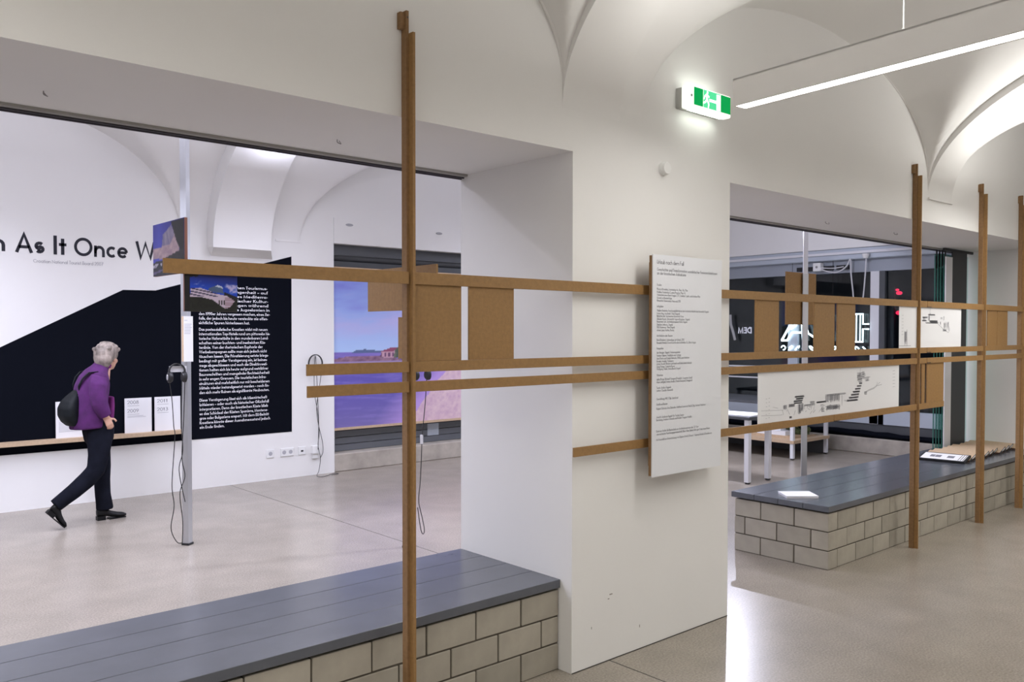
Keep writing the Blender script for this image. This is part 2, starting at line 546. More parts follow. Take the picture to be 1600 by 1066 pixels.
def strokes_mesh(lines, place, w):
    mb = MB()
    for l in lines:
        for a, b in zip(l, l[1:]):
            tx, ty = b[0] - a[0], b[1] - a[1]
            L = sqrt(tx * tx + ty * ty) or 1
            nx, ny = -ty / L * w / 2, tx / L * w / 2
            mb.quad(place(a[0] + nx, a[1] + ny), place(a[0] - nx, a[1] - ny), place(b[0] - nx, b[1] - ny), place(b[0] + nx, b[1] + ny))
    return mb


def painted(name, parent, nx, ny, place, fn):
    """a printed picture: fine grid with the print's colours on its points; fn(u,v)->sRGB 0..1"""
    lin = lambda c: c / 12.92 if c <= 0.04045 else ((c + 0.055) / 1.055) ** 2.4
    verts, cols, faces = [], [], []
    for j in range(ny + 1):
        for i in range(nx + 1):
            verts.append(place(i / nx, j / ny))
            c = fn(i / nx, j / ny)
            cols.append((lin(c[0]), lin(c[1]), lin(c[2]), 1))
    for j in range(ny):
        for i in range(nx):
            a = j * (nx + 1) + i
            faces.append((a, a + 1, a + nx + 2, a + nx + 1))
    o = link(name, verts, faces, vc_mat('printed picture'), parent)
    ca = o.data.color_attributes.new('print', 'FLOAT_COLOR', 'POINT')
    ca.data.foreach_set('color', [x for c in cols for x in c])
    return o


def in_poly(u, v, poly):
    c = False
    n = len(poly)
    for i in range(n):
        x1, y1 = poly[i]
        x2, y2 = poly[(i + 1) % n]
        if (y1 > v) != (y2 > v) and u < (x2 - x1) * (v - y1) / (y2 - y1) + x1:
            c = not c
    return c


def vnoise(x, y, s=0):
    def h(i, j):
        return (sin(i * 127.1 + j * 311.7 + s * 74.7) * 43758.5453) % 1.0
    i, j = math.floor(x), math.floor(y)
    fx, fy = x - i, y - j
    fx, fy = fx * fx * (3 - 2 * fx), fy * fy * (3 - 2 * fy)
    return (h(i, j) * (1 - fx) + h(i + 1, j) * fx) * (1 - fy) + (h(i, j + 1) * (1 - fx) + h(i + 1, j + 1) * fx) * fy


def fbm(x, y, s=0):
    return 0.5 * vnoise(x, y, s) + 0.25 * vnoise(2 * x, 2 * y, s + 1) + 0.15 * vnoise(4 * x, 4 * y, s + 2) + 0.1 * vnoise(8 * x, 8 * y, s + 3)


def mixc(a, b, t):
    t = min(1, max(0, t))
    return tuple(a[i] * (1 - t) + b[i] * t for i in range(3))


# ------------------------------------------------------------------ room shell
D, DB = 2.913, 3.79          # front and back face of the wall with the two big openings
X1, X2, X3 = 2.961, 4.269, 9.93
ZT = 2.552
YB = 9.0
XE = 11.9

fl = bx('floor', -5, 13, -2.2, 9.6, -0.12, 0.0, terrazzo)
fl['kind'] = 'structure'
for (a, b, c, d) in ((3.231, 3.237, -1.9, 2.91), (3.829, 3.835, 3.8, 9.0)):
    bx('floor_joint', a, b, c, d, -0.001, 0.0006, joint, fl)

wm = MB()
wm.box(-5, 12, D, DB, ZT, 4.3)
wm.box(X1, X2, D, DB, 0, ZT)
wm.box(X3, 12, D, DB, 0, ZT)
wm.box(-5, -2.72, D, DB, 0, ZT)
w_front = wm.build('wall_center', plaster)
w_front['kind'] = 'structure'

bx('base_joint', X1, X2, D - 0.003, D, 0, 0.004, joint, w_front)
for (sx_, sz_, sw_, sh_) in ((3.235, 0.335, 0.022, 0.006), (3.222, 0.315, 0.012, 0.005), (3.47, 0.115, 0.005, 0.014), (3.10, 0.19, 0.004, 0.012)):
    bx('scuff_mark', sx_, sx_ + sw_, D - 0.0006, D, sz_, sz_ + sh_, M('scuff', (0.30, 0.28, 0.26), 0.9), w_front)
wb = MB()
wb.box(-5, 5.12, YB, YB + 0.45, 0, 4.4)
wb.box(5.12, 8.3, YB, YB + 0.45, 2.727, 4.4)
wb.box(8.3, 12, YB, YB + 0.45, 0, 4.4)
wb.box(5.12, 8.3, YB + 0.38, YB + 0.45, 0, 2.727)
w_back = wb.build('wall_back', plaster)
w_back['kind'] = 'structure'
bx('bulkhead', 5.118, 8.3, YB - 0.012, YB + 0.002, 2.727, 3.03, plaster, w_back)
for x in (5.326, 6.659):
    mb = MB()
    mb.rings([[(x + 0.05 * cos(2 * pi * j / 18), yy_, 2.957 + 0.016 * sin(2 * pi * j / 18)) for j in range(18)] for yy_ in (YB - 0.012, YB - 0.018)])
    mb.build('vent_cap', M('grey cap', (0.35, 0.35, 0.37), 0.5), w_back)
bx('impost', 4.38, 4.70, YB - 0.006, YB, 2.70, 2.724, plaster, w_back)

for nm, x0, x1 in (('wall_left', -5.2, -5.0),):
    o = bx(nm, x0, x1, -2.2, 9.6, 0, 4.4, plaster)
    o['kind'] = 'structure'
o = bx('wall_near', -5, 13, -2.1, -1.9, 0, 4.3, plaster)
o['kind'] = 'structure'
o = bx('wall_right', 12.0, 12.2, -2.1, 4.3, 0, 4.3, plaster)
o['kind'] = 'structure'
we = MB()
we.box(11.5, 12.2, 3.79, 9.4, 2.86, 4.4)
we.box(11.5, 12.2, 3.79, 4.45, 0, 2.86)
we.box(11.5, 12.2, 8.75, 9.4, 0, 2.86)
w_end = we.build('wall_end', plaster)
w_end['kind'] = 'structure'

# vaulted ceiling of the near hall: barrel with lunettes cut in over the wall and flat transverse arches
BANDS = ((2.89, 3.30), (6.97, 7.43), (-1.2, -0.74), (11.0, 11.4))
LUN = ((1.17, 1.72), (5.235, 1.725), (9.2, 1.74), (-2.9, 1.7))


def smax(a, b, k):
    hh = max(0.0, min(1.0, 0.5 + 0.5 * (b - a) / k))
    return a * (1 - hh) + b * hh + k * hh * (1 - hh)


def lunette(x, lun, z0, rise):
    for c, a in lun:
        t = (x - c) / a
        if abs(t) < 1:
            return z0 + rise * sqrt(1 - t * t)
    return z0 - 0.4


def barrel(d, b, z0, rise):
    t = (b - d) / b
    return z0 + rise * sqrt(max(0, 1 - t * t))


def near_vault(x, y):
    a = barrel(D - y, 2.4, 2.75, 1.08)
    for x0, x1 in BANDS:
        if x0 <= x <= x1:
            return a
    return smax(a + 0.055, lunette(x, LUN, 2.88, 0.82), 0.05)


def grid_sheet(name, xs, ys, fn, mat):
    verts = [(x, y, fn(x, y)) for y in ys for x in xs]
    n = len(xs)
    faces = [(j * n + i, (j + 1) * n + i, (j + 1) * n + i + 1, j * n + i + 1) for j in range(len(ys) - 1) for i in range(n - 1)]
    o = link(name, verts, faces, mat, None, smooth=True)
    o['kind'] = 'structure'
    return o


def xgrid(x0, x1, step, bands, lun):
    xs = set()
    k = 0
    while x0 + k * step <= x1:
        xs.add(round(x0 + k * step, 4))
        k += 1
    for a, b in bands:
        xs |= {a, b, round(a - 0.004, 4), round(b + 0.004, 4)}
    for c, a in lun:
        for q in (0.9999, 0.998, 0.99, 0.975, 0.955, 0.93, 0.9, 0.87, 0.84):
            xs |= {round(c + a * q, 4), round(c - a * q, 4)}
    return sorted(x for x in xs if x0 <= x <= x1)


ys = [D - 4.81 * (t / 110) ** 2 / 1.0 if t < 55 else D - 4.81 * ((55 / 110) ** 2 + (1 - 0.25) * (t - 55) / 55) for t in range(111)]
grid_sheet('ceiling', xgrid(-5, 12, 0.06, BANDS, LUN), ys, near_vault, plaster_smooth)

BBANDS = ((3.6, 4.25), (8.2, 8.85), (-1.0, -0.35))
BLUN = ((6.3, 1.61), (1.7, 1.61), (10.9, 1.61), (-2.9, 1.61))


def back_vault(x, y):
    a = barrel(YB - y, 2.605, 2.62, 1.42)
    for x0, x1 in BBANDS:
        if x0 <= x <= x1:
            return barrel(YB - y - 0.16, 2.445, 2.575, 1.46) if YB - y > 0.16 else 2.575
    return smax(a + 0.09, lunette(x, BLUN, 2.70, 1.11), 0.05)


ys = [YB, YB - 0.004, YB - 0.012, YB - 0.025, YB - 0.045, YB - 0.07, YB - 0.11, YB - 0.1599] + [YB - 0.16 - 5.05 * (t / 100) ** 2 for t in range(1, 50)] + [YB - 0.16 - 5.05 * (0.25 + 0.75 * t / 40) for t in range(41)]
grid_sheet('ceiling', xgrid(-5, 12, 0.07, BBANDS, BLUN), ys, back_vault, plaster_smooth)

# fine moulding along the lunettes of the near hall
for c, a in LUN[:3]:
    mb = MB()
    mb.tube([(c + a * cos(pi * k / 60), D - 0.004 + 0.016 * max(0, 1 - min(k, 60 - k) / 4), 2.885 + 0.825 * sin(pi * k / 60)) for k in range(0, 61)], 0.011, 8)
    mb.build('moulding', plaster_smooth, w_front, True)
bx('ledge_line', 6.97, 7.43, D - 0.012, D, 2.735, 2.748, plaster, w_front)
# wedge shaped corbel under the transverse arch of the back room
mb = MB()
n = 0
mb.v += [(3.64, YB, 2.49), (4.34, YB, 2.49), (4.25, YB, 2.585), (3.60, YB, 2.585), (3.60, YB - 0.16, 2.57), (4.25, YB - 0.16, 2.57), (4.25, YB - 0.16, 2.585), (3.60, YB - 0.16, 2.585)]
mb.f += [(0, 1, 5, 4), (4, 5, 6, 7), (2, 3, 7, 6), (0, 4, 7, 3), (1, 2, 6, 5), (0, 3, 2, 1)]
mb.build('corbel', plaster, w_back)

# rails of the sliding glass walls under the soffits
for k, (x0, x1) in enumerate(((-2.72, X1), (X2, X3))):
    t = struct('trim_%d' % (k + 1), ((x0 + x1) / 2, DB - 0.03, ZT - 0.02))
    bx('channel', x0, x1, DB - 0.06, DB + 0.0, ZT - 0.012, ZT, M('track grey', (0.34, 0.33, 0.31), 0.6), t)
    bx('channel', x0, x1, DB - 0.030, DB - 0.022, ZT - 0.019, ZT - 0.012, M('dark rail', (0.05, 0.045, 0.06), 0.5), t)
    bx('channel', x0, x1, DB - 0.008, DB + 0.004, ZT - 0.022, ZT - 0.012, M('dark rail', (0.05, 0.045, 0.06), 0.5), t)

# wire hooks left in the soffits
for k, (x, y) in enumerate(((0.786, 3.461), (1.981, 3.446), (6.321, 3.426), (7.455, 3.40))):
    mb = MB()
    mb.tube(smooth_path([(x, y, ZT), (x, y, ZT - 0.012), (x + 0.010, y - 0.01, ZT - 0.02), (x + 0.002, y - 0.028, ZT - 0.022), (x - 0.008, y - 0.03, ZT - 0.012)]), 0.002, 6)
    o = mb.build('ceiling_hook', M('wire', (0.25, 0.24, 0.24), 0.4, 0.6))
    tag(o, ['small wire hook at far left under the left soffit', 'small wire hook left of the tall post under the left soffit',
            'small wire hook in the soffit of the right opening above the white pole', 'small wire hook in the right soffit beside the second post'][k], 'hook', 'hooks in the soffits')

# ------------------------------------------------------------------ block-built benches with plank tops
BH, BL, JT = 0.127, 0.2655, 0.0085
unit_meshes = {}


def block(x0, x1, y0, y1, z0, z1, parent):
    dx, dy, dz = x1 - x0, y1 - y0, z1 - z0
    jit = random.uniform(-0.002, 0.0015)
    mi = random.randrange(5)
    key = (round(dx, 3), round(dy, 3), round(dz, 3), mi)
    if key not in unit_meshes:
        mb = MB().bevbox(-dx / 2, dx / 2, -dy / 2, dy / 2, -dz / 2, dz / 2, 0.0025)
        me = bpy.data.meshes.new('brick')
        me.from_pydata(mb.v, [], mb.f)
        me.materials.append(block_mats[mi])
        unit_meshes[key] = me
    o = bpy.data.objects.new('brick', unit_meshes[key])
    COL.objects.link(o)
    o.parent = parent
    o.location = Vector(((x0 + x1) / 2, (y0 + y1) / 2 + jit, (z0 + z1) / 2)) - off(parent)


PITCH = 0.2725
COURSE = ((0.003, 0.129), (0.1375, 0.2635), (0.272, 0.398))


def bench(xa, xb, end_left, name, label):
    b = thing(name, ((xa + xb) / 2, 3.39, 0), label, 'bench')
    yf, yk = 3.003, 3.77
    xl = xa + 0.02 if end_left else xa
    bx('mortar_core', xl + 0.0045, xb - 0.006, yf + 0.0045, yk - 0.006, 0, 0.392, mortar, b)
    bx('shadow_gap', xl + 0.03, xb - 0.01, yf + 0.025, yk - 0.02, 0.392, 0.412, joint, b)
    for c, (z0, z1) in enumerate(COURSE):
        # front face, laid from the right end of the left bench / the left end of the right bench
        if end_left:
            x = xl
            first = BH if c != 1 else 0.2655
            ends = [(x, x + first)]
            x += first + JT
            while x < xb - 0.02:
                ends.append((x, min(x + PITCH - JT, xb - 0.004)))
                x += PITCH
        else:
            x = xb - 0.004
            first = 0.2435 if c != 1 else 0.11
            ends = [(x - first, x)]
            x -= first + JT
            while x > xa + 0.02:
                ends.append((max(x - (PITCH + 0.004 - JT), xa), x))
                x -= PITCH + 0.004
        for k, (p, q) in enumerate(ends):
            if q - p < 0.03:
                continue
            if end_left and k == 0:
                if c == 1:
                    block(p, q, yf, yf + 0.13, z0, z1, b)
                else:
                    block(p, q, yf, yf + 0.262, z0, z1, b)
            else:
                block(p, q, yf, yf + 0.12, z0, z1, b)
        if end_left:      # short left end
            if c == 1:
                segs = ((yf + 0.13 + JT, 3.405), (3.4135, 3.676), (3.6845, yk))
            else:
                segs = ((3.274, 3.541), (3.5495, yk))
            for p, q in segs:
                block(xl, xl + 0.12, p, q, z0, z1, b)
    # plank top
    for k in range(4):
        y0 = 2.99 + k * 0.2
        bx('plank', xa, xb - 0.003, y0 + (0.0015 if k else 0), y0 + 0.1985, 0.412, 0.453, slab, b, 0.0016)
    return b


bench(-2.7, X1, False, 'block_bench', 'near left bench of grey-beige blocks with a wide grey plank top')
bench(5.597, X3, True, 'block_bench', 'right bench of grey-beige blocks with grey plank top and free left end')

# ------------------------------------------------------------------ fibreboard display frame
frame = thing('display_rack', (5.0, 2.87, 0), 'long open lattice of brown fibreboard posts and rails along the white wall', 'display rack')
for x0 in (1.993, 6.714, 8.035, 9.005):
    p = bx('post', x0 - 0.012, x0, 2.848, 2.908, 0.0 if x0 > 3 else 0.0, 2.882, mdf, frame)
    bx('back_strip', x0 - 0.024, x0 - 0.012, 2.876, 2.911, 0.0, 2.972, mdf_edge, p)
    bx('cleat', x0 - 0.044, x0 - 0.024, 2.888, 2.912, 2.90, 2.966, mdf_edge, p)
    mb = MB()
    mb.cyl((x0 - 0.018, 2.8755, 2.945), (x0 - 0.018, 2.8762, 2.945), 0.004, 0.004, 10)
    mb.build('screw', M('screw', (0.08, 0.06, 0.05), 0.5), p)
RY0, RY1 = 2.860, 2.870
JX = 6.86


def rail(x0, x1, z0, z1):
    bx('rail', x0, x1, RY0, RY1, z0, z1, mdf, frame, 0.0008)


for z0, z1, xa in ((1.872, 1.921, 0.998), (1.515, 1.558, 1.515), (1.434, 1.477, 1.517)):
    for a, b in ((xa, 1.969), (1.993, 6.69), (6.714, JX), (JX + 0.006, 8.011), (8.035, 8.98), (9.005, 9.9)):
        rail(a, b, z0, z1)
    # lap joint: tongue of the left rail under a cut in the right one
    bx('lap_joint', JX - 0.02, JX + 0.13, RY1, RY1 + 0.008, z0 + 0.002, z0 + 0.028, mdf_edge, frame)
    bx('lap_shadow', JX + 0.006, JX + 0.075, RY0 - 0.0006, RY0 + 0.002, z0, z0 + 0.007, M('lap gap', (0.07, 0.045, 0.03), 0.9), frame)
rail(2.921, 5.41, 1.077, 1.122)
rail(5.416, 6.69, 1.077, 1.122)
rail(6.714, 7.195, 1.077, 1.122)
bx('lap_joint', 5.39, 5.54, RY1, RY1 + 0.008, 1.08, 1.105, mdf_edge, frame)
bx('lap_shadow', 5.416, 5.49, RY0 - 0.0006, RY0 + 0.002, 1.077, 1.083, MATS['lap gap'], frame)

# fibreboard panels on the frame (their backs towards this side)
PAN = [
    (1.996, 2.245, 1.558, 1.874, 2.8705, 'tall brown fibreboard panel right beside the tall left post'),
    (2.287, 2.544, 1.558, 1.874, 2.8705, 'brown fibreboard panel between two rails, second to the right of the tall left post'),
    (4.481, 4.738, 1.556, 1.874, 2.8705, 'brown panel between the rails nearest the white text board on its right'),
    (5.166, 5.429, 1.556, 1.874, 2.8705, 'brown panel between rails just right of the white pole, left one of a pair'),
    (5.468, 5.716, 1.556, 1.874, 2.8705, 'brown panel between rails right of the white pole, right one of a pair'),
    (6.80, 6.856, 1.122, 1.436, 2.8705, 'narrow brown panel strip between the lower rails touching the second post'),
    (6.895, 7.207, 1.122, 1.436, 2.8705, 'wide brown panel between the lower rails right of the second post'),
    (8.136, 8.352, 1.556, 1.874, 2.8705, 'brown panel just right of the third post, left one of the two'),
    (8.366, 8.611, 1.556, 1.874, 2.8705, 'brown panel between third and fourth posts, right one of the two'),
]
for x0, x1, z0, z1, y0, lab in PAN:
    t = thing('picture_board', ((x0 + x1) / 2, y0, z0), lab, 'panel', 'fibreboard panels on the display frame')
    bx('board', x0, x1, y0, y0 + 0.010, z0, z1, mdf, t, 0.001)
    bx('print_sheet', x0 + 0.004, x1 - 0.004, y0 + 0.010, y0 + 0.0106, z0 + 0.004, z1 - 0.004, paper, t)
# panels that stand out at right angles into the back room
for x, ya, yb, z0, z1, lab in ((2.12, 2.8805, 3.415, 1.772, 1.962, 'long brown panel standing out crosswise over the top rail behind the tall left post'),
                               (2.15, 2.8825, 3.21, 1.558, 1.744, 'small brown panel standing out crosswise low behind the tall left post')):
    t = thing('picture_board', (x, (ya + yb) / 2, z0), lab, 'panel', 'fibreboard panels on the display frame')
    bx('board', x, x + 0.010, ya, yb, z0, z1, mdf, t, 0.001)
    bx('print_sheet', x + 0.010, x + 0.0106, ya + 0.004, yb - 0.004, z0 + 0.004, z1 - 0.004, paper, t)

# the two picture boards at the left end of the frame
PX = 1.072
t = thing('picture_board', (PX, 3.02, 1.877), 'photo board of an angular modern building under blue sky, crosswise on the left rail end', 'picture')
bx('board', PX, PX + 0.010, 2.8725, 3.175, 1.877, 2.062, M('reddish board edge', (0.30, 0.14, 0.12), 0.6), t)


def pic1(u, v):   # u from far to near edge
    c = mixc((0.33, 0.36, 0.86), (0.13, 0.12, 0.52), abs(u - 0.2) + 0.3 * v)
    if in_poly(u, v, [(0.28, 0.44), (0.33, 0.78), (0.46, 0.84), (0.60, 0.93), (0.72, 0.70), (0.82, 0.42), (0.55, 0.40)]):
        c = mixc((0.40, 0.38, 0.58), (0.66, 0.62, 0.72), fbm(u * 22, v * 9 + u * 22, 3) * 1.1)
    if in_poly(u, v, [(0, 0.35), (0, 0.53), (0.30, 0.55), (0.55, 0.56), (0.72, 0.76), (0.86, 0.42), (0.52, 0.35), (0.42, 0.30)]):
        c = mixc((0.55, 0.46, 0.58), (0.80, 0.70, 0.74), fbm(u * 12, v * 14, 5) * 1.2)
    if in_poly(u, v, [(0.60, 0.96), (0.75, 0.62), (0.88, 0.42), (1, 0.44), (1, 1), (0.6, 1)]):
        c = (0.135, 0.135, 0.17)
    if v < 0.33 and not in_poly(u, v, [(0, 0.33), (0.42, 0.33), (0.40, 0.30), (0.0, 0.27)]):
        c = mixc((0.12, 0.13, 0.20), (0.23, 0.25, 0.30), fbm(u * 16, v * 16, 8))
        if u < 0.3 and 0.16 < v < 0.25 and fbm(u * 18, v * 30, 2) > 0.46:
            c = (0.75, 0.74, 0.82)
        if abs(v - 0.05 - u * 0.18) < 0.02:
            c = (0.40, 0.37, 0.55)
    if in_poly(u, v, [(0.42, 0.33), (0.86, 0.43), (1, 0.45), (1, 0.2), (0.42, 0.2)]):
        c = mixc((0.13, 0.13, 0.17), (0.24, 0.24, 0.27), fbm(u * 14, v * 14, 9))
    return c


painted('photo_print', t, 60, 40, lambda u, v: (PX - 0.0005, 3.175 - u * 0.3025, 1.877 + v * 0.185), pic1)

t = thing('picture_board', (1.16, 2.874, 1.747), 'photo board of a long white hotel under deep blue sky, hanging below the top rail', 'picture')
bx('board', 1.07, 1.254, 2.8725, 2.882, 1.747, 1.885, MATS['reddish board edge'], t)


def pic2(u, v):
    c = mixc((0.04, 0.25, 0.75), (0.02, 0.05, 0.33), (v - 0.55) * 2.2 + (u - 0.5) * 0.3)
    cl = fbm(u * 9 + 3, v * 9, 4)
    d1 = 1.25 - ((u - 0.88) / 0.17) ** 2 - ((v - 0.60) / 0.17) ** 2
    c = mixc(c, mixc((0.40, 0.42, 0.76), (0.76, 0.72, 0.88), cl * 1.3), (d1 - 0.75 + (cl - 0.5) * 2.2) * 1.6)
    d2 = 1.25 - ((u - 0.24) / 0.15) ** 2 - ((v - 0.64) / 0.16) ** 2
    c = mixc(c, mixc((0.45, 0.45, 0.75), (0.72, 0.70, 0.86), cl * 1.3), (d2 - 0.75 + (fbm(u * 14, v * 14, 6) - 0.5) * 3) * 1.6)
    if in_poly(u, v, [(0.45, 0.50), (0.45, 0.58), (0.60, 0.66), (0.70, 0.62), (0.74, 0.46)]):
        c = (0.27, 0.35, 0.50)
    if in_poly(u, v, [(0.58, 0.63), (0.62, 0.67), (0.70, 0.63), (0.73, 0.57), (0.69, 0.60)]):
        c = (0.76, 0.80, 0.90)
    if in_poly(u, v, [(0.74, 0.42), (0.74, 0.50), (1, 0.38), (1, 0.30)]):
        c = (0.06, 0.06, 0.10)
    if in_poly(u, v, [(0.10, 0.36), (0.12, 0.58), (0.30, 0.58), (0.64, 0.44), (0.80, 0.40), (0.95, 0.28), (0.86, 0.12), (0.76, 0.08), (0.52, 0.30), (0.30, 0.36)]):
        c = (0.76, 0.70, 0.80)
        s = (v + u * 0.24 - 0.44) * 14
        if u < 0.62 and (s % 1.0) < 0.42 and v > 0.38:
            c = (0.18, 0.16, 0.32)
        if 0.64 < u < 0.78 and 0.17 < v < 0.30 and ((u - 0.64) * 22 % 1.0) < 0.5:
            c = (0.12, 0.08, 0.14)
        if u > 0.76 and (v * 26 % 1.0) < 0.45 and v < 0.36:
            c = (0.50, 0.33, 0.40)
    elif v < 0.38 and not (in_poly(u, v, [(0.74, 0.42), (1, 0.38), (1, 0.30)])):
        c = mixc((0.03, 0.03, 0.05), (0.10, 0.12, 0.08), fbm(u * 20, v * 20, 7))
    if u < 0.26 and v > 0.52 + 0.9 * fbm(u * 9, v * 9, 11) * (u + 0.15) * 2.2:
        c = (0.02, 0.02, 0.05)
    if u < 0.10:
        c = (0.03, 0.03, 0.06)
    return c


painted('photo_print', t, 84, 60, lambda u, v: (1.07 + u * 0.184, 2.8720, 1.747 + v * 0.138), pic2)

# long white drawing sheets between the rails
t = thing('drawing_sheet', (5.4, 2.874, 1.125), 'long white sheet with grey line drawing of terraced hotel ruins between the lower rails', 'drawing')
bx('sheet', 4.515, 6.405, 2.8725, 2.8755, 1.122, 1.434, paper, t)
pl = lambda u, v: (u, 2.8720, v)


def hatch(x0, x1, z0, z1, n, vert=True, jit=0.3):
    out = []
    n = int(n * 1.7)
    for k in range(n):
        if random.random() < 0.12:
            continue
        if vert:
            x = x0 + (x1 - x0) * (k + random.uniform(-jit, jit)) / n
            out.append([(x, z0 + random.uniform(0, jit) * (z1 - z0)), (x, z1 - random.uniform(0, jit) * (z1 - z0) * 0.4)])
        else:
            z = z0 + (z1 - z0) * (k + random.uniform(-jit, jit)) / n
            out.append([(x0 + random.uniform(0, jit) * (x1 - x0) * 0.4, z), (x1 - random.uniform(0, jit) * (x1 - x0) * 0.4, z)])
    return out


L = []
for z0, z1, x0, x1 in ((1.262, 1.272, 4.93, 5.052), (1.248, 1.258, 4.945, 5.04), (1.232, 1.244, 4.915, 5.035), (1.222, 1.230, 4.92, 5.03)):
    L += hatch(x0, x1, z0, z1, 5, False)
L += hatch(4.80, 4.84, 1.19, 1.222, 7) + hatch(4.865, 4.93, 1.205, 1.224, 12) + hatch(4.86, 4.94, 1.205, 1.226, 4, False)
L += hatch(4.972, 5.005, 1.15, 1.222, 9) + hatch(5.01, 5.04, 1.165, 1.222, 7) + hatch(5.045, 5.19, 1.18, 1.212, 16, True, 0.8)
L += hatch(5.04, 5.19, 1.20, 1.21, 3, False) + hatch(5.12, 5.18, 1.212, 1.228, 5, False) + hatch(5.20, 5.33, 1.212, 1.222, 6, False)
L += hatch(5.32, 5.51, 1.205, 1.262, 34) + hatch(5.33, 5.52, 1.15, 1.19, 26, True, 0.6) + hatch(5.31, 5.60, 1.252, 1.263, 5, False)
L += hatch(5.32, 5.50, 1.16, 1.19, 5, False) + hatch(5.25, 5.31, 1.15, 1.20, 9, False, 0.8) + hatch(5.54, 5.545, 1.17, 1.25, 2)
for k in range(7):
    x0, x1 = 5.60 + k * 0.03, 5.77 + k * 0.010
    L += hatch(x0, x1, 1.20 + k * 0.019, 1.212 + k * 0.019, 5, False)
L += hatch(5.575, 5.76, 1.195, 1.215, 14, True, 0.6)
L += hatch(5.75, 5.83, 1.33, 1.395, 16, False, 0.9) + hatch(5.80, 5.88, 1.35, 1.405, 10, False, 0.9) + [[(5.79, 1.36), (5.80, 1.425)]] + hatch(5.86, 5.95, 1.33, 1.365, 7, False, 0.9)
tw = [(5.86, 1.245), (5.93, 1.262), (6.0, 1.272), (6.06, 1.292), (6.13, 1.297)]
L += [tw, [(a, b + 0.006) for a, b in tw[:4]], [(6.04, 1.29), (6.06, 1.32)], [(5.9, 1.25), (5.88, 1.235)], [(6.06, 1.30), (6.10, 1.315)]] + hatch(5.86, 5.9, 1.236, 1.258, 5, False)
for k in range(24):
    x = random.uniform(4.72, 5.45)
    L.append([(x, 1.125 + random.uniform(0.02, 0.07)), (x + random.uniform(0.005, 0.03), 1.135 + random.uniform(0.02, 0.06))])
L += hatch(4.87, 4.90, 1.133, 1.147, 5, False)
strokes_mesh(L, pl, 0.0026).build('drawing', pencil, t)['kind'] = 'stuff'
TK = []
for k in range(6):
    z = 1.150 + k * 0.024
    TK += [[(4.60, z), (4.615, z)], [(4.63, z + 0.003), (4.645, z + 0.003)]]
    TK.append([(6.30, 1.272 + k * 0.024), (6.34, 1.273 + k * 0.024)])
TK += [[(4.55, 1.20), (4.8, 1.19)], [(4.55, 1.17), (4.78, 1.16)], [(4.68, 1.215), (4.74, 1.205)]]
strokes_mesh(TK, pl, 0.002).build('captions', mid_ink, t)

t = thing('drawing_sheet', (6.97, 2.874, 1.557), 'white drawing sheet behind the second post between the upper rails', 'drawing')
bx('sheet', 6.401, 7.552, 2.8725, 2.8755, 1.558, 1.876, paper, t)
L = hatch(6.49, 6.535, 1.585, 1.69, 8) + [[(6.49, 1.575), (6.53, 1.70), (6.535, 1.575)]] + [[(6.40, 1.575), (6.6, 1.575)]]
L += [[(6.93, 1.80), (6.94, 1.865)], [(6.92, 1.81), (6.95, 1.83)]]
L += hatch(6.90, 7.04, 1.812, 1.822, 4, False) + hatch(6.80, 6.9, 1.79, 1.80, 4, False) + hatch(6.79, 6.88, 1.765, 1.775, 4, False) + hatch(6.82, 6.86, 1.76, 1.80, 5)
L += hatch(6.93, 7.09, 1.755, 1.772, 8, False) + hatch(6.85, 7.12, 1.747, 1.755, 3, False) + hatch(6.91, 6.935, 1.76, 1.81, 4)
L += hatch(7.14, 7.18, 1.78, 1.80, 4) + hatch(7.20, 7.21, 1.77, 1.81, 2) + hatch(7.13, 7.15, 1.735, 1.765, 4)
L += hatch(7.20, 7.30, 1.69, 1.765, 16, True, 0.7) + [[(7.09, 1.745), (7.2, 1.70), (7.3, 1.675)], [(7.28, 1.76), (7.32, 1.70), (7.3, 1.68)]] + hatch(7.18, 7.26, 1.688, 1.70, 4, False)
strokes_mesh(L, pl, 0.003).build('drawing', pencil, t)['kind'] = 'stuff'
strokes_mesh([[(6.44, 1.66 + k * 0.024), (6.47, 1.661 + k * 0.024)] for k in range(7)], pl, 0.002).build('captions', mid_ink, t)

